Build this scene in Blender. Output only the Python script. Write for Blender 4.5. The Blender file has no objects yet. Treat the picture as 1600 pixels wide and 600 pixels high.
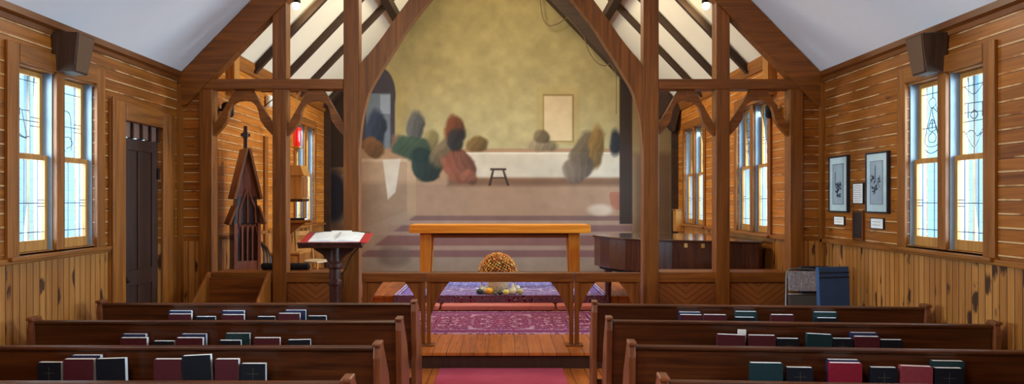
import bpy, bmesh, math, random
from mathutils import Vector, Matrix, Quaternion
import numpy as np
random.seed(7)
S = bpy.context.scene
COL = S.collection
PI = math.pi

# ------------------------------------------------------------------ camera, world, light, exposure
W = 3.72       # half width of the nave
WC = 3.45      # half width of the chancel
H = 1.78       # eye height
cam = bpy.data.cameras.new('camera'); camo = bpy.data.objects.new('camera', cam); COL.objects.link(camo)
camo.location = (0, 0, H); camo.rotation_euler = (PI/2, 0, 0)
cam.sensor_width = 36; cam.lens = 36*1100/1600; cam.shift_x = 17/1600; cam.shift_y = 12/1600
cam.clip_start = 0.05; cam.clip_end = 200
S.camera = camo
S.view_settings.view_transform = 'Standard'; S.view_settings.look = 'None'
S.view_settings.gamma = 1; S.view_settings.use_curve_mapping = False
S.view_settings.exposure = 0.12
S.cycles.use_denoising = True
S.cycles.max_bounces = 7; S.cycles.diffuse_bounces = 4; S.cycles.glossy_bounces = 3
S.cycles.transparent_max_bounces = 10
S.cycles.caustics_reflective = False; S.cycles.caustics_refractive = False
S.cycles.sample_clamp_indirect = 4

wd = bpy.data.worlds.new('sky'); S.world = wd; wd.use_nodes = True
bg = wd.node_tree.nodes['Background']; bg.inputs[0].default_value = (0.50, 0.80, 1.0, 1); bg.inputs[1].default_value = 4.2

def area(name, loc, target, sx, sy, power, col, spread=180):
    l = bpy.data.lights.new(name, 'AREA'); l.shape = 'RECTANGLE'; l.size = sx; l.size_y = sy
    l.energy = power; l.color = col; l.spread = math.radians(spread)
    o = bpy.data.objects.new(name, l); COL.objects.link(o); o.location = loc
    o.rotation_euler = (Vector(target)-Vector(loc)).to_track_quat('-Z', 'Y').to_euler()
    return o
DAY = (0.72, 0.88, 1.0)
WARM = (1.0, 0.74, 0.40)
NAVE_WIN = [(-1.6, -0.55), (1.9, 2.95), (5.40, 6.44)]
P_NAVE, P_CH = 125, 125
for s in (-1, 1):
    for i, (a, b) in enumerate(NAVE_WIN):
        area('daylight_nave', (s*(W+0.25), (a+b)/2, 2.10), (0, (a+b)/2+0.3, 1.6), 1.0, 1.4, P_NAVE, DAY, 105)
for a, b, s in ((9.1, 10.28, 1), (11.97, 13.2, 1), (11.86, 12.95, -1)):
    area('daylight_chancel', (s*(WC+0.25), (a+b)/2, 2.2), (0, (a+b)/2, 1.4), 1.0, 1.6, P_CH, DAY, 105)
# added warm fill lights, out of view above the nave and the chancel
area('nave_fill_light', (-1.6, 0.8, 5.0), (1.6, 5.0, 0.5), 1.4, 1.4, 150, (1.0, 0.84, 0.62))
pl = bpy.data.lights.new('chancel_fill_light', 'POINT'); pl.energy = 270; pl.color = (1.0, 0.90, 0.70); pl.shadow_soft_size = 0.25
plo = bpy.data.objects.new('chancel_fill_light', pl); COL.objects.link(plo); plo.location = (0, 10.3, 5.15)

# ------------------------------------------------------------------ colour and material helpers
def lin(c):
    return tuple(((x/255)/12.92 if x/255 <= 0.04045 else ((x/255+0.055)/1.055)**2.4) for x in c)
def L4(c): return (*lin(c), 1)

class NT:
    def __init__(s, name):
        s.m = bpy.data.materials.new(name); s.m.use_nodes = True
        s.t = s.m.node_tree; s.b = s.t.nodes['Principled BSDF']
    def n(s, typ, **kw):
        x = s.t.nodes.new(typ)
        for k, v in kw.items(): setattr(x, k, v)
        return x
    def link(s, a, b): s.t.links.new(a, b)
    def put(s, sock, v):
        if isinstance(v, bpy.types.NodeSocket): s.link(v, sock)
        else: sock.default_value = v
    def math(s, op, a, b=0.0, c=None, clamp=False):
        x = s.n('ShaderNodeMath', operation=op); x.use_clamp = clamp
        s.put(x.inputs[0], a); s.put(x.inputs[1], b)
        if c is not None: s.put(x.inputs[2], c)
        return x.outputs[0]
    def mix(s, f, a, b, mode='MIX'):
        x = s.n('ShaderNodeMix', data_type='RGBA', blend_type=mode)
        s.put(x.inputs[0], f); s.put(x.inputs[6], a); s.put(x.inputs[7], b)
        return x.outputs[2]
    def ramp(s, f, stops, mode='LINEAR'):
        x = s.n('ShaderNodeValToRGB'); s.put(x.inputs[0], f); r = x.color_ramp; r.interpolation = mode
        while len(r.elements) < len(stops): r.elements.new(0.5)
        for e, (p, c) in zip(r.elements, stops): e.position = p; e.color = c
        return x.outputs[0]
    def coords(s, kind='Object'):
        x = s.n('ShaderNodeTexCoord'); return x.outputs[kind]
    def sep(s, v):
        x = s.n('ShaderNodeSeparateXYZ'); s.link(v, x.inputs[0]); return x.outputs
    def comb(s, a, b, c):
        x = s.n('ShaderNodeCombineXYZ'); s.put(x.inputs[0], a); s.put(x.inputs[1], b); s.put(x.inputs[2], c); return x.outputs[0]
    def noise(s, v, scale=1.0, detail=3.0, rough=0.5, dist=0.0):
        x = s.n('ShaderNodeTexNoise'); s.link(v, x.inputs['Vector'])
        x.inputs['Scale'].default_value = scale; x.inputs['Detail'].default_value = detail
        x.inputs['Roughness'].default_value = rough; x.inputs['Distortion'].default_value = dist
        return x.outputs['Fac']
    def bump(s, h, strength, dist=0.01):
        x = s.n('ShaderNodeBump'); s.put(x.inputs['Height'], h)
        x.inputs['Strength'].default_value = strength; x.inputs['Distance'].default_value = dist
        s.link(x.outputs[0], s.b.inputs['Normal'])
    def fin(s, col, rough=0.5, spec=0.4, metal=0.0, coat=0.0):
        s.put(s.b.inputs['Base Color'], col); s.put(s.b.inputs['Roughness'], rough)
        s.b.inputs['Specular IOR Level'].default_value = spec; s.b.inputs['Metallic'].default_value = metal
        s.b.inputs['Coat Weight'].default_value = coat; s.b.inputs['Coat Roughness'].default_value = 0.15
        return s.m

def plain(name, c, rough=0.5, spec=0.4, metal=0.0, var=0.08, scale=8, coat=0.0):
    t = NT(name); n = t.noise(t.coords(), scale, 3)
    lo = tuple(x*(1-var) for x in lin(c)); hi = tuple(min(1, x*(1+var)) for x in lin(c))
    return t.fin(t.ramp(n, [(0.3, (*lo, 1)), (0.7, (*hi, 1))]), rough, spec, metal, coat)

def wood(name, dark, light, axis='x', rough=0.42, scale=1.0, spec=0.4, coat=0.0, knots=0.0):
    """timber whose grain runs along one of the object's own axes"""
    t = NT(name); c = t.sep(t.coords())
    ia = 'xyz'.index(axis); o = [i for i in range(3) if i != ia]
    info = t.n('ShaderNodeObjectInfo').outputs['Random']
    off = t.math('MULTIPLY', info, 37.0)
    al = t.math('ADD', t.math('MULTIPLY', c[ia], 1.1*scale), off)
    v = t.comb(al, t.math('MULTIPLY', c[o[0]], 22*scale), t.math('MULTIPLY', c[o[1]], 22*scale))
    g = t.noise(v, 1.0, 4, 0.55, 0.8)
    v2 = t.comb(t.math('MULTIPLY', al, 3.0), t.math('MULTIPLY', c[o[0]], 120*scale), t.math('MULTIPLY', c[o[1]], 120*scale))
    f = t.noise(v2, 1.0, 2)
    k = t.math('ADD', t.math('MULTIPLY', g, 0.75), t.math('MULTIPLY', f, 0.25))
    col = t.ramp(k, [(0.30, L4(dark)), (0.52, (*[(a+b)/2 for a, b in zip(lin(dark), lin(light))], 1)), (0.70, L4(light))])
    if knots:
        kv = t.comb(t.math('MULTIPLY', al, 1.2), t.math('MULTIPLY', c[o[0]], 5.0), t.math('MULTIPLY', c[o[1]], 5.0))
        vo = t.n('ShaderNodeTexVoronoi'); t.link(kv, vo.inputs['Vector']); vo.inputs['Scale'].default_value = 1.0
        m = t.math('SUBTRACT', 1.0, t.math('DIVIDE', vo.outputs['Distance'], 0.16), clamp=True)
        col = t.mix(t.math('MULTIPLY', m, knots), col, (*[x*0.3 for x in lin(dark)], 1))
    t.bump(g, 0.15, 0.004)
    return t.fin(col, rough, spec, 0, coat)

def boards(name, dark, light, across, along, width, rough=0.4, groove=0.05, groove_col=(40, 22, 10), pale=0.0,
           knots=0.0, knot_r=0.2, knot_freq=(1.0, 0.5), bumps=0.6, spec=0.4, coat=0.0, vary=0.5):
    """tongue and groove boarding; across/along are functions of the separated object coordinates"""
    t = NT(name); c = t.sep(t.coords())
    A = across(t, c); B = along(t, c)
    q = t.math('DIVIDE', A, width); idx = t.math('FLOOR', q); fr = t.math('SUBTRACT', q, idx)
    wn = t.n('ShaderNodeTexWhiteNoise', noise_dimensions='1D'); t.link(idx, wn.inputs['W']); r = wn.outputs['Value']
    off = t.math('MULTIPLY', r, 53.0)
    v = t.comb(t.math('ADD', t.math('MULTIPLY', B, 1.3), off), t.math('MULTIPLY', A, 26.0), off)
    g = t.noise(v, 1.0, 4, 0.55, 0.9)
    big = t.noise(t.comb(t.math('MULTIPLY', B, 0.8), t.math('MULTIPLY', A, 0.8), 0.0), 1.0, 3)
    k = t.math('ADD', t.math('MULTIPLY', g, 0.55), t.math('MULTIPLY', r, 0.30*vary))
    k = t.math('ADD', k, t.math('MULTIPLY', big, 0.35))
    k = t.math('SUBTRACT', k, 0.02+0.15*vary-0.075+0.02)
    col = t.ramp(k, [(0.28, L4(dark)), (0.62, L4(light))])
    if knots:
        vo = t.n('ShaderNodeTexVoronoi'); vo.inputs['Scale'].default_value = 1.0
        t.link(t.comb(t.math('ADD', t.math('MULTIPLY', B, knot_freq[0]), off), t.math('MULTIPLY', q, knot_freq[1]), 0.0), vo.inputs['Vector'])
        wob = t.noise(t.comb(t.math('MULTIPLY', B, 14.0), t.math('MULTIPLY', A, 40.0), off), 1.0, 2)
        d = t.math('ADD', vo.outputs['Distance'], t.math('MULTIPLY', t.math('SUBTRACT', wob, 0.5), 0.25))
        m = t.math('MULTIPLY', t.math('SUBTRACT', knot_r, d), 14.0, clamp=True)
        col = t.mix(t.math('MULTIPLY', m, knots), col, L4((52, 26, 14)))
    edge = t.math('LESS_THAN', fr, groove)
    col = t.mix(t.math('MULTIPLY', edge, 0.85), col, L4(groove_col))
    if pale:  # broken highlight along the groove edges, painted into the board colour
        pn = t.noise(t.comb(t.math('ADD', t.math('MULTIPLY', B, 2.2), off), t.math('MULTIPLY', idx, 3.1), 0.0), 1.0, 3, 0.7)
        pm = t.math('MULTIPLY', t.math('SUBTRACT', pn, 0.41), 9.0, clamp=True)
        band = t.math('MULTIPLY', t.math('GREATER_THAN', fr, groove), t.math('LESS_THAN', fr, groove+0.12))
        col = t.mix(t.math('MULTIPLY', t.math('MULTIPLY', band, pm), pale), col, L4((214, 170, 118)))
    h = t.math('ADD', t.math('MULTIPLY', t.math('SUBTRACT', 1.0, edge), 1.0), t.math('MULTIPLY', g, 0.12))
    t.bump(h, bumps, 0.006)
    return t.fin(col, rough, spec, 0, coat)

Z = lambda t, c: c[2]
X = lambda t, c: c[0]
Y = lambda t, c: c[1]
XY = lambda t, c: t.math('ADD', c[0], c[1])
CHEV = lambda t, c: t.math('SUBTRACT', t.math('MULTIPLY', t.math('ABSOLUTE', c[0]), 0.75), c[2])
CHEVB = lambda t, c: t.math('ADD', t.math('ABSOLUTE', c[0]), c[2])

M = {}
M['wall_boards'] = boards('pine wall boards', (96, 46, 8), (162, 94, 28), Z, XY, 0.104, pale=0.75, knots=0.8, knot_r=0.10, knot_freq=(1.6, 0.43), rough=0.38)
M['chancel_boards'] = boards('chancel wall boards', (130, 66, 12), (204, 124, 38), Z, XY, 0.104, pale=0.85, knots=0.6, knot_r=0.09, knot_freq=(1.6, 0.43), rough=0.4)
M['wainscot'] = boards('pine wainscot boards', (138, 80, 30), (184, 122, 58), XY, Z, 0.078, knots=0.95, knot_r=0.24, knot_freq=(2.4, 0.40), rough=0.42, groove=0.11, vary=0.7)
M['floor'] = boards('floor planks', (140, 66, 22), (184, 98, 40), X, Y, 0.145, groove=0.045, rough=0.25, spec=0.5, bumps=0.3)
M['outside'] = boards('pale clapboards', (206, 222, 228), (226, 238, 242), Z, XY, 0.16, groove=0.09, groove_col=(188, 208, 220), rough=0.7)
M['chevron'] = boards('chevron boards', (96, 50, 20), (150, 88, 38), CHEV, CHEVB, 0.075, groove=0.08, rough=0.4)
M['timber_x'] = wood('frame timber x', (90, 46, 8), (150, 86, 26), 'x', knots=0.6)
M['timber_z'] = wood('frame timber z', (90, 46, 8), (150, 86, 26), 'z', knots=0.6)
M['timber_y'] = wood('frame timber y', (80, 40, 10), (128, 70, 24), 'y')
M['pine_x'] = wood('pine trim x', (104, 54, 12), (162, 98, 34), 'x')
M['pine_y'] = wood('pine trim y', (104, 54, 12), (162, 98, 34), 'y')
M['pine_z'] = wood('pine trim z', (104, 54, 12), (162, 98, 34), 'z', knots=0.5)
M['door'] = wood('dark door wood', (34, 16, 8), (66, 32, 14), 'z', rough=0.5)
M['pew'] = wood('pew wood', (44, 18, 6), (96, 46, 16), 'x', rough=0.33, knots=0.5, spec=0.5)
M['pew_end'] = wood('pew end wood', (82, 40, 18), (138, 76, 42), 'z', rough=0.36, spec=0.5)
M['rail'] = wood('communion rail wood', (78, 36, 8), (136, 72, 24), 'x', rough=0.35)
M['rail_z'] = wood('communion rail post wood', (78, 36, 8), (136, 72, 24), 'z', rough=0.35)
M['altar_x'] = wood('altar oak x', (186, 106, 20), (226, 146, 44), 'x', rough=0.4)
M['altar_z'] = wood('altar oak z', (178, 100, 22), (216, 138, 44), 'z', rough=0.4)
M['piano'] = wood('piano mahogany', (44, 18, 10), (92, 44, 22), 'z', rough=0.25, spec=0.6, coat=0.5)
M['piano_lid'] = plain('polished piano lid', (58, 30, 24), 0.10, 1.0, coat=1.0)
M['dark_turned'] = wood('dark turned walnut', (36, 16, 14), (72, 36, 28), 'z', rough=0.3, spec=0.5)
M['dark_beam'] = wood('dark roof beam', (38, 24, 16), (66, 44, 30), 'x', rough=0.6)
M['shrine'] = wood('reddish carved wood', (98, 48, 34), (156, 88, 62), 'z', rough=0.4)
M['shrine_roof'] = wood('brown carved roof wood', (104, 56, 22), (150, 90, 42), 'z', rough=0.4)
M['brown_light'] = wood('light golden wood', (150, 96, 40), (196, 138, 66), 'z', rough=0.42)
M['ceiling'] = plain('white plaster', (222, 222, 226), 0.8, 0.2, var=0.03, scale=1.2)
M['chancel_ceiling'] = plain('cream plaster', (232, 226, 204), 0.8, 0.2, var=0.03, scale=1.2)
M['frame_dark'] = plain('dark picture frame', (38, 34, 38), 0.4)
M['mat_board'] = plain('pale mat board', (238, 232, 224), 0.8)
M['iron'] = plain('dark iron', (30, 24, 22), 0.5, 0.5, 0.6)
M['brass'] = plain('brass', (205, 170, 100), 0.3, 0.5, 0.9)
M['chrome'] = plain('grey metal tube', (120, 118, 116), 0.35, 0.5, 0.8)
M['lead'] = plain('lead came', (34, 40, 66), 0.5)
M['lead_black'] = plain('black cloth', (20, 16, 18), 0.9)
M['white'] = plain('white plastic', (226, 224, 214), 0.4)
M['storm'] = plain('pale blue painted storm frame', (176, 208, 226), 0.6)
M['track'] = plain('pale window track', (134, 150, 164), 0.35, 0.5)
M['paper'] = plain('white paper', (236, 234, 230), 0.8)
M['page_edge'] = plain('page edges', (236, 234, 232), 0.8, var=0.05, scale=60)
M['blue_vinyl'] = plain('blue vinyl', (46, 78, 120), 0.45)
M['blue_dark'] = plain('dark blue vinyl', (18, 28, 48), 0.5)
M['cushion'] = plain('faded pink kneeler cloth', (196, 112, 100), 0.85, var=0.08)
M['runner'] = None
def carpet(name, lo, hi, sc):
    t = NT(name); n = t.noise(t.coords(), sc, 2, 0.7); n2 = t.noise(t.coords(), 1.5, 3)
    f = t.math('ADD', t.math('MULTIPLY', n, 0.6), t.math('MULTIPLY', n2, 0.4))
    t.bump(n, 0.6, 0.004)
    return t.fin(t.ramp(f, [(0.35, L4(lo)), (0.65, L4(hi))]), 0.95, 0.1)
M['runner'] = carpet('red pink carpet', (148, 48, 64), (184, 76, 92), 220)

def rug(name, hx, hy, field, dark, light, accent, border):
    """oriental carpet, pattern in object coordinates around the rug's centre"""
    t = NT(name); c = t.sep(t.coords())
    ax = t.math('ABSOLUTE', c[0]); ay = t.math('ABSOLUTE', c[1])
    v = t.comb(ax, ay, 0.0)
    wob = t.noise(v, 9.0, 3, 0.6)
    vo = t.n('ShaderNodeTexVoronoi', feature='F1'); vo.inputs['Scale'].default_value = 7.0; vo.inputs['Randomness'].default_value = 0.55
    t.link(v, vo.inputs['Vector'])
    rings = t.math('FRACT', t.math('ADD', t.math('MULTIPLY', vo.outputs['Distance'], 5.5), t.math('MULTIPLY', wob, 1.4)))
    col = t.ramp(rings, [(0.0, L4(dark)), (0.18, L4(field)), (0.52, L4(accent)), (0.66, L4(light)), (0.74, L4(field))], 'CONSTANT')
    fine = t.noise(v, 42.0, 2, 0.6)
    col = t.mix(t.math('GREATER_THAN', fine, 0.565), col, L4(dark))
    col = t.mix(t.math('LESS_THAN', fine, 0.40), col, L4(field))
    col = t.mix(t.math('MULTIPLY', t.math('GREATER_THAN', wob, 0.58), 0.6), col, L4(light))
    d = t.math('MINIMUM', t.math('SUBTRACT', hx, ax), t.math('SUBTRACT', hy, ay))
    ring = t.ramp(t.math('MULTIPLY', d, 2.0), [(0.0, L4(light)), (0.03, L4(border)), (0.11, L4(light)), (0.14, L4(dark)), (0.19, L4(border)), (0.46, L4(light)), (0.50, L4(dark)), (0.54, L4(border))], 'CONSTANT')
    inb = t.math('LESS_THAN', d, 0.28)
    deco = t.math('GREATER_THAN', t.noise(v, 22.0, 2), 0.52)
    bcol = t.mix(t.math('MULTIPLY', deco, 0.75), ring, L4(accent))
    col = t.mix(inb, col, bcol)
    n = t.noise(t.coords(), 200, 2); t.bump(n, 0.4, 0.003)
    return t.fin(col, 0.95, 0.1)
M['rug_red'] = rug('red oriental carpet', 1.45, 0.83, (150, 50, 78), (38, 30, 68), (222, 184, 200), (104, 58, 112), (132, 44, 72))
M['rug_blue'] = rug('violet oriental carpet', 1.58, 1.3, (158, 138, 200), (54, 50, 110), (232, 226, 244), (136, 66, 116), (126, 120, 188))

def glass(name, tint):
    t = NT(name); tr = t.n('ShaderNodeBsdfTransparent'); tr.inputs[0].default_value = (*tint, 1)
    gl = t.n('ShaderNodeBsdfGlossy'); gl.inputs['Roughness'].default_value = 0.08
    n = t.noise(t.coords(), 9, 2); b = t.n('ShaderNodeBump'); b.inputs['Strength'].default_value = 0.1
    t.link(n, b.inputs['Height']); t.link(b.outputs[0], gl.inputs['Normal'])
    mx = t.n('ShaderNodeMixShader'); mx.inputs[0].default_value = 0.06
    t.link(tr.outputs[0], mx.inputs[1]); t.link(gl.outputs[0], mx.inputs[2])
    t.link(mx.outputs[0], t.t.nodes['Material Output'].inputs['Surface'])
    return t.m
M['glass'] = glass('window glass', (0.90, 0.97, 1.0))
def emit(name, c, s):
    t = NT(name); t.b.inputs['Base Color'].default_value = (*c, 1)
    t.b.inputs['Emission Color'].default_value = (*c, 1); t.b.inputs['Emission Strength'].default_value = s
    return t.m

# ------------------------------------------------------------------ mesh helpers
class MB:
    def __init__(s): s.v = []; s.f = []; s.mi = []; s.cur = 0
    def add(s, vs, fs):
        o = len(s.v); s.v += [tuple(p) for p in vs]
        for f in fs: s.f.append([i+o for i in f]); s.mi.append(s.cur)
        return s
    def box(s, x0, x1, y0, y1, z0, z1):
        vs = [(x, y, z) for z in (z0, z1) for x, y in ((x0, y0), (x1, y0), (x1, y1), (x0, y1))]
        return s.add(vs, [(0, 3, 2, 1), (4, 5, 6, 7), (0, 1, 5, 4), (1, 2, 6, 5), (2, 3, 7, 6), (3, 0, 4, 7)])
    def prism(s, poly, axis, a0, a1):
        def P(p, a):
            return {'x': (a, p[0], p[1]), 'y': (p[0], a, p[1]), 'z': (p[0], p[1], a)}[axis]
        n = len(poly); vs = [P(p, a0) for p in poly] + [P(p, a1) for p in poly]
        fs = [list(range(n))[::-1], list(range(n, 2*n))] + [(i, (i+1) % n, n+(i+1) % n, n+i) for i in range(n)]
        return s.add(vs, fs)
    def strip(s, a, b, axis, a0, a1):
        """solid between two polylines of equal length, extruded"""
        for i in range(len(a)-1):
            s.prism([a[i], a[i+1], b[i+1], b[i]], axis, a0, a1)
        return s
    def tube(s, pts, r, n=8, closed=False):
        pts = [Vector(p) for p in pts]; rs = r if isinstance(r, (list, tuple)) else [r]*len(pts)
        rings = []; up = None
        for i, p in enumerate(pts):
            a = pts[i-1] if i > 0 else (pts[-1] if closed else p)
            b = pts[i+1] if i < len(pts)-1 else (pts[0] if closed else p)
            d = (b-a); d = d.normalized() if d.length > 1e-9 else Vector((0, 0, 1))
            if up is None: up = d.orthogonal().normalized()
            up = (up-d*up.dot(d)); up = up.normalized() if up.length > 1e-6 else d.orthogonal().normalized()
            w = d.cross(up)
            rings.append([p+rs[i]*(up*math.cos(2*PI*k/n)+w*math.sin(2*PI*k/n)) for k in range(n)])
        vs = [q for g in rings for q in g]; fs = []
        m = len(pts)
        for i in range(m if closed else m-1):
            j = (i+1) % m
            for k in range(n): fs.append((i*n+k, i*n+(k+1) % n, j*n+(k+1) % n, j*n+k))
        if not closed: fs += [list(range(n))[::-1], [(m-1)*n+k for k in range(n)]]
        return s.add(vs, fs)
    def lathe(s, prof, c=(0, 0, 0), n=24, sx=1, sy=1, ribs=0, ribd=0):
        vs = []; fs = []
        for r, z in prof:
            for k in range(n):
                a = 2*PI*k/n; rr = r*(1+ribd*math.cos(ribs*a)) if ribs else r
                vs.append((c[0]+sx*rr*math.cos(a), c[1]+sy*rr*math.sin(a), c[2]+z))
        m = len(prof)
        for i in range(m-1):
            for k in range(n): fs.append((i*n+k, i*n+(k+1) % n, (i+1)*n+(k+1) % n, (i+1)*n+k))
        fs += [list(range(n))[::-1], [(m-1)*n+k for k in range(n)]]
        return s.add(vs, fs)
    def ball(s, c, r, n=12, m=8, sz=1):
        prof = [(max(1e-4, r*math.sin(PI*i/m)), -r*sz*math.cos(PI*i/m)) for i in range(m+1)]
        return s.lathe(prof, c, n)
    def xf(s, mat):
        s.v = [tuple(mat @ Vector(p)) for p in s.v]; return s
    def build(s, name, mats, parent=None, bevel=0.0, smooth=False, loc=None, rot=None):
        me = bpy.data.meshes.new(name); me.from_pydata(s.v, [], s.f)
        mats = mats if isinstance(mats, (list, tuple)) else [mats]
        for m in mats: me.materials.append(M[m] if isinstance(m, str) else m)
        me.polygons.foreach_set('material_index', [min(i, len(mats)-1) for i in s.mi])
        bm = bmesh.new(); bm.from_mesh(me); bmesh.ops.recalc_face_normals(bm, faces=bm.faces); bm.to_mesh(me); bm.free()
        if smooth: me.polygons.foreach_set('use_smooth', [True]*len(me.polygons))
        me.update()
        o = bpy.data.objects.new(name, me); COL.objects.link(o)
        if parent is not None:
            o.parent = parent
        if loc is not None: o.location = loc
        if rot is not None: o.rotation_euler = rot
        if bevel:
            b = o.modifiers.new('bevel', 'BEVEL'); b.width = bevel; b.segments = 2; b.limit_method = 'ANGLE'; b.angle_limit = math.radians(40)
        return o

def empty(name, label=None, cat=None, loc=(0, 0, 0), rz=0.0, group=None, kind=None):
    o = bpy.data.objects.new(name, None); COL.objects.link(o); o.location = loc; o.rotation_euler = (0, 0, rz)
    return tag(o, label, cat, group, kind)
def tag(o, label=None, cat=None, group=None, kind=None):
    if label: o['label'] = label
    if cat: o['category'] = cat
    if group: o['group'] = group
    if kind: o['kind'] = kind
    return o
def struct(o): o['kind'] = 'structure'; return o
def bez(pts, n=8):
    """smooth polyline through points (Catmull-Rom)"""
    P = [Vector(p) for p in pts]; P = [P[0]*2-P[1]] + P + [P[-1]*2-P[-2]]; out = []
    for i in range(1, len(P)-2):
        for k in range(n):
            t = k/n
            out.append(0.5*((2*P[i])+(P[i+1]-P[i-1])*t+(2*P[i-1]-5*P[i]+4*P[i+1]-P[i+2])*t*t+(3*P[i]-P[i-1]-3*P[i+1]+P[i+2])*t**3))
    out.append(P[-2]); return [tuple(p) for p in out]

# ------------------------------------------------------------------ the setting
Y0, YS, YB = -4.0, 8.12, 13.8       # back of the nave, chancel screen, mural wall
ZR = 1.30                           # wainscot cap
EAVE, SL = 3.21, 1.03
CE, CSL = 3.61, 1.05
P1, P2 = 0.17, 0.36                 # chancel floor and sanctuary floor

def nave_roof(x): return EAVE+(W-abs(x))*SL
def ch_roof(x): return CE+(WC-abs(x))*CSL

struct(MB().box(-W-.2, W+.2, Y0-.2, 7.44, -.12, 0).build('floor', 'floor'))
f = MB(); f.box(-W-.2, W+.2, 7.44, 14.0, 0.0, P1-.03); f.box(-W-.2, W+.2, 7.40, 14.0, P1-.03, P1)
struct(f.build('floor_chancel', 'floor'))
struct(MB().box(-1.6, 1.6, 7.425, 7.44, 0, P1-.032).build('trim_1', 'door'))
f = MB(); f.box(-WC+.002, WC-.002, 10.43, YB, P1, P2-.03); f.box(-WC+.002, WC-.002, 10.40, YB, P2-.03, P2)
struct(f.build('floor_sanctuary', 'floor'))

def side_wall(name, s, w, y0, y1, zt, holes, matA, thick=.18):
    """side wall with openings; boards above the wainscot cap and vertical wainscot below"""
    ys = sorted({y0, y1, *[h[0] for h in holes], *[h[1] for h in holes]})
    zs = sorted({0.0, ZR, zt, *[h[2] for h in holes], *[h[3] for h in holes]})
    m = MB()
    for i in range(len(ys)-1):
        for j in range(len(zs)-1):
            cy, cz = (ys[i]+ys[i+1])/2, (zs[j]+zs[j+1])/2
            if any(h[0] < cy < h[1] and h[2] < cz < h[3] for h in holes): continue
            m.cur = 1 if cz < ZR else 0
            m.box(min(s*w, s*(w+thick)), max(s*w, s*(w+thick)), ys[i], ys[i+1], zs[j], zs[j+1])
    return struct(m.build(name, [matA, 'wainscot']))

NW = [(a, b) for a, b in NAVE_WIN]
ZW0, ZW1 = 1.36, 2.84
def halves(a, b): mid = (a+b)/2; return [(a, mid-.05), (mid+.05, b)]
nh = []
for a, b in NW:
    for c, d in halves(a, b): nh.append((c, d, ZW0, ZW1))
DOOR = (6.93, 7.70, 0.0, 2.56)
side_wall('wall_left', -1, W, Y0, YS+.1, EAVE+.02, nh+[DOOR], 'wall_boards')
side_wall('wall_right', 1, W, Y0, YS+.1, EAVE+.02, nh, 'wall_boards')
CW_R = [(9.06, 10.26), (11.95, 13.2)]; CW_L = [(11.80, 12.95)]
CZ0, CZ1 = 1.34, 3.08
ch_r = [(c, d, CZ0, CZ1) for a, b in CW_R for c, d in halves(a, b)]
ch_l = [(c, d, CZ0, CZ1) for a, b in CW_L for c, d in halves(a, b)]
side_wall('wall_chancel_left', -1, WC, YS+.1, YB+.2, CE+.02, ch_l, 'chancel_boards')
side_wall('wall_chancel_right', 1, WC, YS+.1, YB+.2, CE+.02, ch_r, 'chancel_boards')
# rear wall behind the camera with its gable
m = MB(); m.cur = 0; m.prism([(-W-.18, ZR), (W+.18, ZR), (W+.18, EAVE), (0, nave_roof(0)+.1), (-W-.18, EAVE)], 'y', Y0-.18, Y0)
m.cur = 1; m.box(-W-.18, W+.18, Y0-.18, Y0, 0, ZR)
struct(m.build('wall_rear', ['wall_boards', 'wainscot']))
# short return walls beside the chancel screen
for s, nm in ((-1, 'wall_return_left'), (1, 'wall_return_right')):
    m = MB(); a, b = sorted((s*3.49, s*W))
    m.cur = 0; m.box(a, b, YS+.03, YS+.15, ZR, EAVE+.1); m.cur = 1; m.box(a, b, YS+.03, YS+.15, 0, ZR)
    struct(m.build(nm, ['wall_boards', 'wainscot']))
# wall behind the mural
m = MB().prism([(-WC-.18, 0), (WC+.18, 0), (WC+.18, CE), (0, ch_roof(0)+.2), (-WC-.18, CE)], 'y', YB+.012, YB+.2)
struct(m.build('wall_altar', 'chancel_ceiling'))
# ceilings
for s, nm in ((-1, 'ceiling_left'), (1, 'ceiling_right')):
    m = MB().prism([(s*W, EAVE), (0, nave_roof(0)), (0, nave_roof(0)+.15), (s*(W+.3), EAVE-.15), (s*(W+.3), EAVE-.3), (s*W, EAVE-.0)][:4], 'y', Y0-.2, YS+.12)
    m.prism([(s*(W), EAVE), (s*(W+.35), EAVE-.2), (s*(W+.35), EAVE), (s*(W+.0), EAVE+.3)], 'y', Y0-.2, YS+.12)
    struct(m.build(nm, 'ceiling'))
    m = MB().prism([(s*WC, CE), (0, ch_roof(0)), (0, ch_roof(0)+.15), (s*(WC+.3), CE+.0)], 'y', YS+.12, YB+.2)
    struct(m.build('ceiling_chancel_'+nm.split('_')[1], 'chancel_ceiling'))
    # gable infill between the two roofs, over the screen
    m = MB().prism([(0, nave_roof(0)-.25), (s*(W+.1), EAVE-.30), (s*(W+.6), EAVE), (s*(W+.6), EAVE+.9), (0, nave_roof(0)+.6)], 'y', YS+.13, YS+.19)
    struct(m.build('wall_gable_'+nm.split('_')[1], 'ceiling'))

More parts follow.
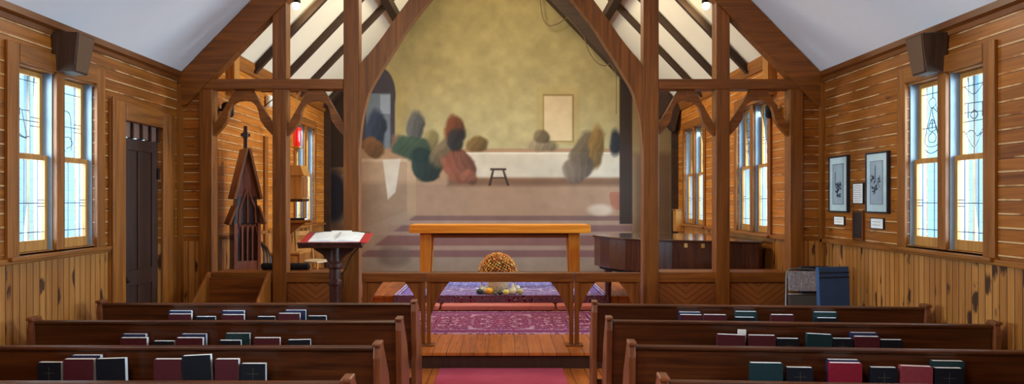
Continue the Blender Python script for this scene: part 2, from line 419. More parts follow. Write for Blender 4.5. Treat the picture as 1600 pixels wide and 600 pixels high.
# chair rail caps, eave mouldings
def longtrim(n, s, w, y0, y1, z0, z1, d, mat='pine_y'):
    a, b = sorted((s*w, s*(w-d)))
    struct(MB().box(a, b, y0, y1, z0, z1).build('trim_%d' % n, mat, bevel=.006))
longtrim(2, -1, W, Y0, 6.62, ZR-.01, ZR+.035, .045)
longtrim(3, 1, W, Y0, YS, ZR-.01, ZR+.035, .045)
longtrim(4, -1, WC, YS+.2, 10.18, ZR-.01, ZR+.035, .04)
longtrim(5, -1, WC, 10.36, YB, ZR-.01, ZR+.035, .04)
longtrim(6, 1, WC, YS+.2, YB, ZR-.01, ZR+.035, .04)
for n, s in ((7, -1), (8, 1)):
    m = MB(); a = lambda d0, d1: sorted((s*(W-d0), s*(W-d1)))
    m.prism([(s*W, EAVE-.07), (s*(W-.015), EAVE-.07), (s*(W-.02), EAVE-.03), (s*(W-.05), EAVE-.01), (s*(W-.05), EAVE+.045), (s*W, EAVE)], 'y', Y0, YS)
    struct(m.build('trim_%d' % n, 'timber_y'))
    m = MB(); m.prism([(s*WC, CE-.12), (s*(WC-.025), CE-.12), (s*(WC-.06), CE-.02), (s*(WC-.06), CE+.045), (s*WC, CE)], 'y', YS+.9, YB)
    struct(m.build('trim_%d' % (n+2), 'pine_y'))
# corner boards: nave corners, painted post by the chancel roof, back corners, casing on the left chancel wall
for n, s in ((11, -1), (12, 1)):
    a, b = sorted((s*(W-.045), s*W)); struct(MB().box(a, b, YS-.05, YS+.03, 0, EAVE-.1).build('trim_%d' % n, 'pine_z'))
    a, b = sorted((s*(WC-.10), s*(WC))); struct(MB().box(a, b, YS+.72, YS+.9, 3.10, CE+.07).build('trim_%d' % (n+2), 'brown_light'))
    a, b = sorted((s*(WC-.12), s*(WC))); struct(MB().box(a, b, YB-.10, YB-.02, P2, CE+.05).build('trim_%d' % (n+4), 'dark_beam'))
struct(MB().box(-WC, -WC+.03, 10.20, 10.34, P1, 2.7).build('trim_17', 'pine_z'))

# ---- windows
DESIGN = {
 'figure': [[(.05, .93), (.95, .93)], [(.2, 1), (.2, 0)], [(.72, 1), (.72, 0)], [(.0, .42), (1, .42)], [(.72, .47), (1, .47)], [(.72, .36), (1, .36)],
            [(.02, .9), (.12, .78), (.28, .72), (.36, .64), (.30, .60), (.16, .62), (.10, .66), (.16, .72), (.28, .72)], [(.0, .58), (.15, .56), (.34, .60), (.42, .55), (.70, .55)],
            [(.34, .60), (.40, .50), (.26, .36), (.10, .26)], [(.02, .55), (.10, .44), (.24, .30), (.46, .22), (.60, .20), (.56, .34), (.50, .46), (.46, .55)], [(.05, .32), (.30, .24), (.5, .2), (.70, .22)]],
 'candle': [[(0, .88), (1, .88)], [(.18, 1), (.18, 0)], [(.78, 1), (.78, 0)], [(0, .42), (1, .42)], [(.78, .47), (1, .47)], [(.78, .36), (1, .36)],
            [(.25, .66), (.20, .72), (.25, .80), (.30, .72), (.25, .66)], [(.25, .66), (.25, .34)], [(.02, .60), (.25, .62), (.5, .64), (.62, .58), (.66, .4), (.66, .1)],
            [(.20, .34), (.30, .34), (.30, .28), (.20, .28), (.20, .34)], [(.20, .28), (.10, .12), (.40, .12), (.30, .28)], [(.02, .2), (.2, .24), (.34, .26), (.6, .28), (.7, .18), (.5, .12)],
            [(.10, .12), (.12, .07), (.4, .07), (.4, .12)]],
 'chalice': [[(0, .90), (1, .90)], [(.22, 1), (.22, 0)], [(.60, 1), (.60, .84)], [(0, .42), (1, .42)], [(0, .36), (.3, .36)],
             [(.60, .84), (.74, .80), (.70, .72), (.60, .70), (.48, .74), (.5, .81), (.60, .84)], [(.60, .70), (.40, .62), (.24, .56)], [(.3, .52), (.42, .66), (.48, .74)],
             [(.62, .70), (.60, .60), (.36, .20), (.9, .20), (.70, .60), (.66, .70)], [(.50, .46), (.50, .38), (.74, .38), (.74, .46), (.62, .54), (.50, .46)], [(.62, .53), (.62, .40)], [(.55, .48), (.70, .48)],
             [(.62, .36), (.48, .30), (.52, .22), (.72, .22), (.76, .30), (.62, .36)], [(.36, .20), (.42, .10), (.70, .06), (.9, .12)], [(.36, .2), (.24, .06)], [(.50, .46), (.3, .16)]],
 'lily': [[(0, .88), (1, .88)], [(.18, 1), (.18, 0)], [(.66, 1), (.66, .10)], [(0, .42), (1, .42)], [(0, .36), (.2, .36)], [(.36, .88), (.66, .76), (.98, .88)], [(.24, .64), (.98, .66)],
          [(.24, .46), (.36, .52), (.98, .54)], [(.40, .64), (.40, .46)], [(.86, .66), (.86, .46)], [(.66, .56), (.54, .50), (.66, .44), (.78, .50), (.66, .56)],
          [(.22, .30), (.40, .26), (.66, .08), (.92, .26), (1, .30)], [(.40, .26), (.56, .22), (.66, .28), (.8, .30), (.92, .26)], [(.24, .30), (.34, .32), (.5, .24)], [(.66, .08), (.66, 0)]],
 'plain': [[(0, .46), (1, .46)], [(0, .10), (1, .10)], [(.35, 1), (.35, 0)], [(.80, 1), (.80, 0)], [(.80, .50), (1, .50)], [(.80, .42), (1, .42)]],
}
def make_window(n, s, w, a, b, z0, z1, designs, casing=.13, storm=True):
    """paired leaded sash window in the side wall; a..b along the wall. s = side"""
    root = empty('window_%d' % n, kind='structure', loc=(s*w, (a+b)/2, z0))
    yc = (a+b)/2
    def bx(m, d0, d1, y0, y1, za, zb):     # d = distance outwards from the wall face (negative into the room)
        x0, x1 = sorted((s*d0, s*d1)); m.box(x0, x1, y0-yc, y1-yc, za-z0, zb-z0)
    m = MB(); t = -.028
    bx(m, t, 0, a-casing, a, z0-.02, z1+.14); m.build('casing', 'pine_z', root, bevel=.004)
    m = MB(); bx(m, t, 0, b, b+casing, z0-.02, z1+.14); m.build('casing', 'pine_z', root, bevel=.004)
    m = MB(); bx(m, t-.006, 0, a, b, z1, z1+.14); m.build('casing', 'pine_y', root, bevel=.004)
    m = MB(); bx(m, t-.05, 0, a-casing-.02, b+casing+.02, z0-.045, z0-.015); bx(m, 0.0, .16, a, b, z0-.02, z0+.005)
    m.build('sill', 'pine_y', root, bevel=.006)
    m = MB(); mid = yc; bx(m, -.02, .15, mid-.054, mid+.054, z0, z1); m.build('mullion', 'pine_z', root, bevel=.004)
    zm = z0+(z1-z0)*.51
    for hi, (c, d) in enumerate(halves(a, b)):
        for y0_, y1_ in ((c, c+.012), (d-.012, d)):
            m = MB(); bx(m, .02, .165, y0_, y1_, z0, z1); m.build('track', 'track', root)
        m = MB(); bx(m, .0, .165, c, d, z1-.012, z1); m.build('head', 'pine_y', root)
        c2, d2 = c+.014, d-.014
        for part, (za, zb, dd, des) in (('upper_sash', (zm-.01, z1-.014, .095, designs[hi])), ('lower_sash', (z0+.006, zm+.03, .052, 'plain'))):
            st = .034; m = MB()
            bot = .05 if part == 'upper_sash' else .085
            bx(m, dd, dd+.034, c2, c2+st, za, zb); bx(m, dd, dd+.034, d2-st, d2, za, zb)
            bx(m, dd, dd+.034, c2+st, d2-st, zb-.04, zb); bx(m, dd, dd+.034, c2+st, d2-st, za, za+bot)
            sash = m.build(part, 'brown_light', root, bevel=.003)
            g0, g1, h0, h1 = c2+st, d2-st, za+bot, zb-.04
            m = MB(); bx(m, dd+.015, dd+.019, g0-.004, g1+.004, h0-.004, h1+.004); m.build('pane', 'glass', sash)
            m = MB()
            for line in DESIGN[des]:
                flip = (lambda u: u)
                pts = []
                for u, v in line:
                    yy = g0+(g1-g0)*flip(u); zz = h0+(h1-h0)*v
                    pts.append((s*(dd+.013), yy-yc, zz-z0))
                if len(pts) > 2: pts = bez(pts, 4)
                m.tube(pts, .0036, 5)
            m.build('lead_lines', 'lead', sash)
        if storm:
            m = MB()
            for u in (.0, .42, .62, .93):
                yy = c+(d-c)*u; bx(m, .30, .33, yy, yy+.03, z0-.05, z1+.05)
            m.build('storm_frame', 'storm', root)
    return root
ZZ = (ZW0, ZW1)
wn = 1
make_window(1, -1, W, 5.40, 6.44, *ZZ, ('figure', 'candle'))
make_window(2, 1, W, 5.40, 6.44, *ZZ, ('lily', 'chalice'))
make_window(3, 1, WC, *CW_R[0], CZ0, CZ1, ('candle', 'lily'), casing=.10)
make_window(4, 1, WC, *CW_R[1], CZ0, CZ1, ('chalice', 'figure'), casing=.10)
make_window(5, -1, WC, *CW_L[0], CZ0, CZ1, ('lily', 'chalice'), casing=.10)
k = 6
for s in (-1, 1):
    for a, b in NW[:2]:  # unseen window pairs, put in to let daylight into the nave
        make_window(k, s, W, a, b, *ZZ, ('candle', 'lily')); k += 1
# pale clapboard walls seen through the glass
for s, nm in ((-1, 'wall_outside_left'), (1, 'wall_outside_right')):
    a, b = sorted((s*(W+3.4), s*(W+3.6)))
    struct(MB().box(a, b, -3, 26, -1, 4.6).build(nm, 'outside'))
struct(MB().box(-30, 30, -12, 40, -1.1, -.9).build('floor_outside', 'ceiling'))

# ---- the door in the left nave wall
root = empty('door_1', kind='structure', loc=(-W, 7.3, 0))
def dbx(m, d0, d1, y0, y1, z0, z1): m.box(-d1, -d0, y0-7.3, y1-7.3, z0, z1); return m
dbx(MB(), -.03, 0, 6.66, 6.93, 0, 2.74).build('casing', 'pine_z', root, bevel=.008)
dbx(MB(), -.03, 0, 7.70, 7.98, 0, 2.74).build('casing', 'pine_z', root, bevel=.008)
dbx(MB(), -.035, 0, 6.93, 7.70, 2.56, 2.74).build('casing', 'pine_y', root, bevel=.008)
dbx(MB(), -.055, -.03, 6.66, 6.72, 0, 2.76).build('moulding', 'pine_z', root, bevel=.008)
d = MB(); st = .12
dbx(d, .025, .065, 6.95, 6.95+st, .01, 2.40); dbx(d, .025, .065, 7.68-st, 7.68, .01, 2.40)
for z0, z1 in ((.01, .22), (.90, 1.06), (2.28, 2.40)): dbx(d, .025, .065, 6.95+st, 7.68-st, z0, z1)
dbx(d, .025, .065, 7.27, 7.36, .22, .90); dbx(d, .025, .065, 7.27, 7.36, 1.06, 2.28)
dbx(d, .04, .055, 6.95+st, 7.68-st, .2, 2.3)
leaf = d.build('door_leaf', 'door', root, bevel=.004)
for z in (.4, 2.0): dbx(MB(), .01, .025, 7.655, 7.69, z, z+.12).build('hinge', 'iron', root)
m = MB(); m.ball((.01, 6.985-7.3, .98), .028); m.build('door_handle', 'iron', leaf, smooth=True)
t_ = MB(); dbx(t_, .035, .055, 6.95, 7.68, 2.41, 2.56); t_.build('transom_glass', plain('pinkish transom glass', (128, 96, 84), .3), root)
t_ = MB()
for y in (6.95, 7.13, 7.31, 7.49, 7.66): dbx(t_, .01, .065, y, y+.025, 2.40, 2.56)
t_.build('transom_bars', 'door', root)

# ------------------------------------------------------------------ chancel screen
scr = empty('chancel_screen', 'tall brown timber arcaded screen dividing nave from chancel, pointed central arch', 'screen', (0, YS, P1))
def sp(x, z): return (x, z-P1)
PX = 135.8
def sx(px): return (px-783)/PX
def sz(py): return H-(py-312)/PX
SY0, SY1 = 0.0, .17                # depth of the screen timbers (relative to YS)
for s in (-1, 1):
    # posts
    for (xa, xb, zt) in ((3.335, 3.49, nave_roof(3.42)-.38), (2.48, 2.64, nave_roof(2.56)-.36), (1.64, 1.82, nave_roof(1.73)-.38)):
        a, b = sorted((s*xa, s*xb)); m = MB().box(a-(a+b)/2, b-(a+b)/2, SY0, SY1, 0, zt-P1+.06)
        m.build('post', 'timber_z', scr, bevel=.008, loc=((a+b)/2, 0, 0))
    # principal rafter
    m = MB().prism([sp(s*(W-.002), EAVE-.004), sp(s*(W-.002), EAVE-.38), sp(s*3.62, EAVE-.33), sp(0, nave_roof(0)-.43), sp(0, nave_roof(0)-.01)], 'y', -.03, .13)
    m.build('rafter', 'timber_x', scr, bevel=.01)
    # tie beam and knee rail
    a, b = sorted((s*1.82, s*3.60)); MB().box(a, b, SY0-.012, SY1+.01, sz(139)-P1, sz(123)-P1).build('tie_beam', 'timber_x', scr, bevel=.008)
    a, b = sorted((s*1.82, s*3.335)); MB().box(a, b, SY0+.02, SY1+.22, .825-P1, .94-P1).build('knee_rail', 'timber_x', scr, bevel=.006)
    # little trefoil braces in each bay
    for cx, hw in ((2.987, .348), (2.15, .33)):
        inn = [(-1.0, 212), (-.85, 205), (-.70, 197), (-.56, 187), (-.53, 182), (-.50, 173), (-.43, 165), (-.34, 160), (-.2, 156.5), (0, 155.5)]; inn += [(-u, y) for u, y in inn[:-1][::-1]]
        out = [(-1.0, 196), (-.90, 188), (-.80, 180), (-.68, 171), (-.62, 166), (-.52, 158), (-.42, 150), (-.34, 144), (-.27, 139), (0, 139)]; out += [(-u, y) for u, y in out[:-1][::-1]]
        for half in (-1, 1):
            ii = [(u, y) for u, y in inn if u*half >= -1e-6]; oo = [(u, y) for u, y in out if u*half >= -1e-6]
            m = MB().strip([sp(u*hw, sz(y)) for u, y in ii], [sp(u*hw, sz(y)) for u, y in oo], 'y', .04, .12)
            m.build('arch_brace', 'timber_x', scr, loc=(s*cx, 0, 0))
    # great curved brace of the central arch
    inn = [(560, 240), (561.5, 215), (565, 185), (571, 160), (577, 140), (597, 105), (618, 72), (637, 42), (670, 0), (705, -38), (745, -75), (783, -104)]
    out = [(559.5, 236), (559, 190), (559, 150), (559.5, 120), (560, 103), (579, 79), (597, 56), (615, 30), (637, 0), (668, -42), (720, -100), (783, -150)]
    f_ = (lambda px: sx(px)) if s < 0 else (lambda px: -sx(px))
    I = bez([(f_(x), sz(y), 0) for x, y in inn], 4); O = bez([(f_(x), sz(y), 0) for x, y in out], 4)
    m = MB().strip([sp(p[0], p[1]) for p in I], [sp(p[0], p[1]) for p in O], 'y', .01, .15)
    m.build('great_brace', 'timber_z', scr)
    # panels under the knee rail
    for xa, xb, yo in ((1.82, 2.48, 0), (2.64, 3.335, 0)):
        xa, xb = sorted((s*xa, s*xb)); xc = (xa+xb)/2
        MB().box(xa-xc, xb-xc, .06, .085, 0, .825-P1).build('chevron_panel', 'chevron', scr, loc=(xc, 0, 0))
        MB().box(xa, xb, .03, .12, 0, .12).build('bottom_rail', 'timber_x', scr, bevel=.004)
MB().box(-2.2, 2.2, .0, .15, 5.12-P1, 5.3-P1).build('collar_beam', 'timber_x', scr)

# roof timbers of the chancel, dark rafters and two purlins
for i, y in enumerate((9.75, 10.86, 11.97)):
    for s in (-1, 1):
        side = 'left' if s < 0 else 'right'
        p0 = Vector((s*(WC-.02), y, CE-.06)); p1 = Vector((0, y, ch_roof(0)-.10)); L = (p1-p0).length
        o = MB().box(0, L, -.042, .042, -.042, .042).build('roof_rafter', 'dark_beam', None, bevel=.006)
        d = (p1-p0).normalized(); o.matrix_world = Matrix.Translation(p0) @ Vector((1, 0, 0)).rotation_difference(d).to_matrix().to_4x4()
        tag(o, 'dark rafter on the %s slope of the chancel ceiling, %s' % (side, ('nearest to the screen', 'middle of the three', 'closest to the mural')[i]), 'rafter', 'dark chancel rafters')
for s in (-1, 1):
    o = MB().box(s*1.88-.07, s*1.88+.07, YS+.25, YB-.40, ch_roof(1.88)-.27, ch_roof(1.88)-.13).build('roof_purlin', 'dark_beam')
    tag(o, 'dark purlin running from screen to mural under the %s ceiling slope' % ('left' if s < 0 else 'right'), 'beam')
tr = empty('roof_truss', 'wide dark brown truss against the top of the painted wall', 'truss', (0, YB-.35, 3.2))
for s, dp in ((-1, .16), (1, .66)):
    m = MB().prism([(s*(WC-.02), CE-.07-3.2), (s*(WC-.13), CE-.0-dp-3.2+.14), (s*2.2, ch_roof(2.2)-dp-3.2), (0, ch_roof(0)-dp-3.2), (0, ch_roof(0)-.05-3.2), (s*(WC-.02), CE-.04-3.2)], 'y', 0, .25)
    m.build('truss_rafter', 'dark_beam', tr)

# ------------------------------------------------------------------ the mural: a plain painted hall
def mural():
    dx = .0135
    xs = np.arange(-WC+.02, WC-.01, dx); top = ch_roof(0)-.12
    zs = np.arange(P2+.01, top, dx)
    X_, Z_ = np.meshgrid(xs, zs)
    PXm = 1100/YB
    U = 783+X_*PXm; V = 312-(Z_-H)*PXm         # painting laid out in its own plane units
    rng = np.random.RandomState(3)
    def nz(sc, oct=3):
        out = np.zeros_like(U)
        for o in range(oct):
            s_ = sc/2**o; gx = np.floor(U/s_).astype(int); gy = np.floor(V/s_).astype(int)
            fx = U/s_-gx; fy = V/s_-gy; fx = fx*fx*(3-2*fx); fy = fy*fy*(3-2*fy)
            R = rng.rand(512, 512)
            g = lambda a, b: R[(gy+b) % 512, (gx+a) % 512]
            out += ((g(0, 0)*(1-fx)+g(1, 0)*fx)*(1-fy)+(g(0, 1)*(1-fx)+g(1, 1)*fx)*fy)/2**o
        return out/1.75-.5
    n1, n2, n3 = nz(90), nz(14), nz(40)
    C = np.zeros(U.shape+(3,)); 
    def c_(c): return np.array(c, float)
    def put(mask, c): C[:] = C*(1-mask[..., None])+c_(c)*mask[..., None]
    def ss(d, w=1.2): return np.clip(.5-d/w, 0, 1)                 # d<0 inside
    def rect(x0, y0, x1, y1, c, w=1.2, op=1): 
        d = np.maximum(np.maximum(x0-U, U-x1), np.maximum(y0-V, V-y1)); put(ss(d, w)*op, c)
    def ell(cx, cy, rx, ry, c, w=1.5, op=1, rot=0):
        ca, sa = math.cos(rot), math.sin(rot); a = (U-cx)*ca+(V-cy)*sa; b = -(U-cx)*sa+(V-cy)*ca
        d = (np.sqrt((a/rx)**2+(b/ry)**2)-1)*min(rx, ry); put(ss(d, w)*op, c)
    def poly(pts, c, w=1.2, op=1):
        d = np.full(U.shape, 1e9); ins = np.zeros(U.shape, bool); n = len(pts)
        for i in range(n):
            (ax, ay), (bx, by) = pts[i], pts[(i+1) % n]; ex, ey = bx-ax, by-ay
            t = np.clip(((U-ax)*ex+(V-ay)*ey)/(ex*ex+ey*ey), 0, 1); d = np.minimum(d, np.hypot(U-ax-t*ex, V-ay-t*ey))
            cnd = ((ay > V) != (by > V)) & (U < (bx-ax)*(V-ay)/((by-ay) if by != ay else 1e-9)+ax); ins ^= cnd
        put(ss(np.where(ins, -d, d), w)*op, c)
    MG = np.array((.86, .86, .84)); base = c_((166, 152, 104)); C[:] = base
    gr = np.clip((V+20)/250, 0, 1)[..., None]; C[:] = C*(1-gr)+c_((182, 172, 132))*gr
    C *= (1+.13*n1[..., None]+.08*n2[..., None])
    # window opening, pale, with a stone surround
    rect(838, 136, 906, 226, (178, 160, 108), 3, .6); rect(848, 147, 897, 222, (150, 128, 84)); rect(850, 150, 894, 220, (214, 194, 160), 2)
    # arched doorway at the left with quoins
    ell(596, 146, 34, 46, (182, 168, 118), 2); rect(585, 140, 631, 262, (182, 168, 118), 2, .9)
    ell(594, 148, 24, 42, (74, 70, 84)); rect(560, 146, 617, 262, (74, 70, 84)); rect(572, 146, 610, 262, (120, 136, 156), 2); rect(594, 148, 610, 178, (160, 178, 208), 1.5)
    # low wall at the left, long pale counter, brown floor
    rect(540, 232, 1060, 440, (172, 138, 110)); rect(640, 284, 985, 345, (186, 152, 128), 5)
    rect(505, 248, 650, 440, (178, 148, 124), 2); rect(505, 248, 650, 253, (198, 172, 146)); rect(636, 253, 650, 336, (196, 164, 134)) 
    rect(716, 238, 970, 278, (206, 196, 182), 2); rect(716, 238, 970, 241, (224, 216, 200)); rect(700, 278, 985, 290, (112, 80, 62), 7, .75)
    # steps
    for y0, y1, x0, c in ((337, 345, 640, (140, 108, 104)), (345, 352, 612, (186, 158, 142)), (352, 362, 605, (146, 112, 112)), (362, 368, 595, (184, 156, 144)), (368, 384, 585, (148, 106, 104)), (384, 391, 575, (184, 158, 146)), (391, 402, 560, (146, 110, 114)), (402, 430, 505, (178, 164, 152))):
        rect(x0, y0, 1060, y1, c, 2)
    poly([(560, 402), (650, 336), (636, 330), (505, 380), (505, 430)], (186, 160, 138), 3, .8)
    # soft masses of muted drapery colour, without figures
    wU, wV = n3*26+n2*9, nz(34)*26+nz(12)*8
    def mass(cx, cy, rx, ry, c, rot=0, folds=.09):
        ca, sa = math.cos(rot), math.sin(rot); a = (U+wU*.55-cx)*ca+(V+wV*.55-cy)*sa; b = -(U+wU*.55-cx)*sa+(V+wV*.55-cy)*ca
        rr = (np.abs(a/rx)**2.3+np.abs(b/ry)**2.3)**(1/2.3); d = (rr-1)*min(rx, ry)
        f_ = np.sin((a*.55+wV*.35)+b*.12)*.5+np.sin(a*1.1+b*.25+wU*.3)*.3
        m_ = ss(d, 4.5)[..., None]*.92
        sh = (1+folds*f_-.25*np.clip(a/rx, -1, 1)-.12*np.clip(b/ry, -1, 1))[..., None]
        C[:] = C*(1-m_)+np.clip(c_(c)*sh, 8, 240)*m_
    for cx, cy, rx, ry, c, r in ((585, 208, 17, 38, (62, 76, 108), .1), (582, 232, 20, 16, (150, 104, 66), .5), (625, 226, 15, 15, (150, 116, 94), 0), (650, 196, 13, 24, (104, 106, 114), .1), (672, 224, 13, 20, (150, 136, 92), .2), (708, 202, 13, 24, (118, 62, 40), .1),
                                 (646, 232, 32, 20, (66, 92, 78), .3), (666, 258, 24, 26, (34, 54, 54), .2), (694, 238, 16, 26, (124, 108, 84), .5), (716, 258, 24, 26, (146, 84, 66), -.6), (730, 276, 14, 10, (158, 98, 78), .5), (712, 218, 13, 18, (50, 48, 54), 0), (746, 224, 17, 15, (130, 100, 58), 0),
                                 (848, 228, 26, 11, (164, 146, 120), 0), (848, 212, 12, 13, (124, 106, 82), 0), (912, 234, 17, 28, (110, 96, 76), .35), (930, 232, 13, 34, (146, 112, 60), .1), (902, 266, 26, 20, (124, 108, 96), -.4), (962, 222, 9, 20, (38, 42, 58), 0)):
        mass(cx, cy, rx, ry, tuple(q*.84 for q in c), r)
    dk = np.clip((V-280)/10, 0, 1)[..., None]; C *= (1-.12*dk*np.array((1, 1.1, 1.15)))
    rect(766, 263, 791, 266, (58, 42, 36)); poly([(769, 266), (772, 266), (767, 290), (763, 290)], (58, 42, 36)); poly([(785, 266), (788, 266), (796, 290), (792, 290)], (58, 42, 36)); rect(768, 277, 790, 279, (58, 42, 36))
    poly([(953, 300), (970, 300), (972, 306), (968, 328), (956, 328), (952, 306)], (160, 104, 84))
    poly([(598, 250), (626, 248), (618, 300), (606, 312)], (216, 206, 194), 2, .9)
    ell(616, 400, 26, 17, (112, 98, 92), 8, .6)
    ell(938, 328, 20, 9, (206, 188, 174), 5, .8)
    # dark painted pier and the bay beyond, dark bay at far left
    rect(988, 60, 1060, 372, (150, 128, 92), 2); rect(990, 240, 1050, 366, (112, 86, 70), 12, .8); rect(968, 60, 988, 350, (58, 46, 42), 1.5)
    rect(498, 60, 552, 262, (56, 42, 34), 3); rect(498, 262, 552, 272, (140, 104, 70), 2); ell(520, 308, 22, 44, (32, 32, 44), 10); rect(498, 350, 552, 440, (96, 68, 46), 8, .8)
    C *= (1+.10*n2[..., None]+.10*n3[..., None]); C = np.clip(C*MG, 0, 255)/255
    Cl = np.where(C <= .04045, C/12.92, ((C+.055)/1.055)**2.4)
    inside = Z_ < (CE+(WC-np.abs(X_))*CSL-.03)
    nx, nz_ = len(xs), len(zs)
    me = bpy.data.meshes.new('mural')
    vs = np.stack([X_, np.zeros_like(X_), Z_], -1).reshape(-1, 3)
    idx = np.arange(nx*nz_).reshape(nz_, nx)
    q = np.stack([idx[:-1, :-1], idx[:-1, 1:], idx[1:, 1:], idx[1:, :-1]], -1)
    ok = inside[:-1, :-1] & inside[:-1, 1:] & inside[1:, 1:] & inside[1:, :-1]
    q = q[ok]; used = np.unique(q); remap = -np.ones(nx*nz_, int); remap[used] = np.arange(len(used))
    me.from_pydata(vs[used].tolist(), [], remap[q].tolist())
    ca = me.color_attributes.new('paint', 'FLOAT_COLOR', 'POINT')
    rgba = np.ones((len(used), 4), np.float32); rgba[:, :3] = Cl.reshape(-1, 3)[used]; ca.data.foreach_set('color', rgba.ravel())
    t = NT('mural paint'); at = t.n('ShaderNodeAttribute', attribute_name='paint')
    t.fin(at.outputs['Color'], .75, .25); t.bump(t.noise(t.coords(), 30, 3), .1, .003)
    me.materials.append(t.m)
    o = bpy.data.objects.new('mural', me); COL.objects.link(o); o.location = (0, YB, 0)
    so = o.modifiers.new('panel', 'SOLIDIFY'); so.thickness = .008; so.offset = -1 
    tag(o, 'large painted mural of an ochre hall with steps filling the wall behind the altar', 'mural')
mural()

# ------------------------------------------------------------------ carpets and kneelers
o = MB().box(-.645, .645, Y0+.5, 7.41, 0, .008).build('carpet_runner', 'runner'); tag(o, 'plain dusty red carpet runner on the aisle floor', 'carpet')
o = MB().box(-1.45, 1.45, -.83, .83, 0, .010).build('rug', 'rug_red', loc=(0, 9.26, P1)); tag(o, 'red oriental rug on the chancel floor behind the communion rail', 'rug')
m = MB(); m.box(-1.58, 1.58, -1.29, 1.3, 0, .010); m.cur = 1; m.box(-1.58, 1.58, -1.30, -1.29, -.10, .010)
t = NT('carpet edge'); cc = t.coords(); vo = t.n('ShaderNodeTexVoronoi'); vo.inputs['Scale'].default_value = 16; t.link(cc, vo.inputs['Vector'])
fr_ = t.math('FRACT', t.math('MULTIPLY', vo.outputs['Distance'], 4.0)); M['rug_edge'] = t.fin(t.ramp(fr_, [(0, L4((28, 24, 54))), (.35, L4((130, 36, 50))), (.7, L4((34, 40, 78))), (.88, L4((190, 170, 180)))], 'CONSTANT'), .95, .1)
o = m.build('rug', ['rug_blue', 'rug_edge'], loc=(0, 11.68, P2)); tag(o, 'violet blue oriental rug under the altar, edge hanging over the sanctuary step', 'rug')
for x0, x1, lab in ((-1.56, -.885, 'shorter pink kneeler cushion at the step, left of the middle one'), (-.875, .79, 'middle long pink kneeler cushion on the chancel floor before the flowers'), (.80, 1.47, 'shorter pink kneeler cushion at the step, right of the middle one')):
    m = MB(); c = (x0+x1)/2; hl = (x1-x0)/2
    m.box(-hl+.01, hl-.01, -.13, .13, .0, .082)
    o = m.build('kneeler_cushion', 'cushion', loc=(c, 10.25, P1+.011)); b = o.modifiers.new('b', 'BEVEL'); b.width = .03; b.segments = 4
    tag(o, lab, 'cushion', 'kneeler cushions')
    m = MB()
    for zz in (.018, .064): m.tube([(-hl+.02, -.128, zz), (-hl+.015, .0, zz), (-hl+.02, .128, zz), (hl-.02, .128, zz), (hl-.015, 0, zz), (hl-.02, -.128, zz)], .005, 5, closed=True)
    m.build('piping', 'cushion', o)

# ------------------------------------------------------------------ communion rail, three sections
def rail(x0, x1, lab, bw, bh):
    r = empty('communion_rail', lab, 'rail', ((x0+x1)/2, 7.78, P1), group='communion rail sections'); hl = (x1-x0)/2; top = .805
    MB().box(-hl, hl, -.055, .055, top-.10, top).build('top_rail', 'rail', r, bevel=.006)
    for s in (-1, 1):
        MB().box(-.022, .022, -.04, .04, .02, top-.10).build('post', 'rail_z', r, bevel=.004, loc=(s*(hl-.026), 0, 0))
        m = MB(); n = 10; xin = hl-.048; a = []; b = []
        for k in range(n+1):
            t = k/n*PI/2; e_ = .30; xx = xin-bw+bw*(e_*math.sin(t)+(1-e_)*k/n); zz = (top-.10)-bh*(e_*(1-math.cos(t))+(1-e_)*k/n)
            a.append((s*xx, zz)); b.append((s*xin, zz)) if False else b.append((s*xx if False else s*(xin), zz))
        m.prism([(s*(xin-bw), top-.10)]+a[1:]+[(s*xin, top-.10)], 'y', -.025, .025) if True else None
        m.build('bracket', 'rail_z', r)
        MB().box(-.045, .045, -.07, .07, 0, .02).build('foot', 'rail_z', r, bevel=.004, loc=(s*(hl-.046), 0, 0))
    return r
rail(-1.53, -.835, 'short communion rail section with arched brackets, left of the middle one', .18, .34)
rail(-.825, .80, 'long middle communion rail section in front of the altar flowers', .21, .38)
rail(.81, 1.535, 'short communion rail section with arched brackets, right of the middle one', .19, .34)

# ------------------------------------------------------------------ altar
al = empty('altar', 'light oak altar table with thick top standing before the mural', 'altar', (-.02, 11.45, P2+.011))
AZ = 1.378-P2-.011
MB().box(-1.43, 1.43, -.36, .36, AZ-.125, AZ).build('table_top', 'altar_x', al, bevel=.004)
for s in (-1, 1):
    m = MB().prism([(s*1.27, AZ-.125), (s*1.09, AZ-.125), (s*1.13, 0), (s*1.27, 0)], 'y', -.26, -.16); m.build('leg', 'altar_z', al, bevel=.004)
    m = MB().prism([(s*1.27, AZ-.125), (s*1.09, AZ-.125), (s*1.13, 0), (s*1.27, 0)], 'y', .16, .26); m.build('leg', 'altar_z', al, bevel=.004)
    MB().box(min(s*1.12, s*1.2), max(s*1.12, s*1.2), -.16, .16, AZ-.2, AZ-.125).build('side_apron', 'altar_x', al)
MB().box(-1.09, 1.09, -.24, -.20, AZ-.205, AZ-.125).build('front_apron', 'rail', al)
MB().box(-1.09, 1.09, .20, .24, AZ-.205, AZ-.125).build('rear_apron', 'rail', al)

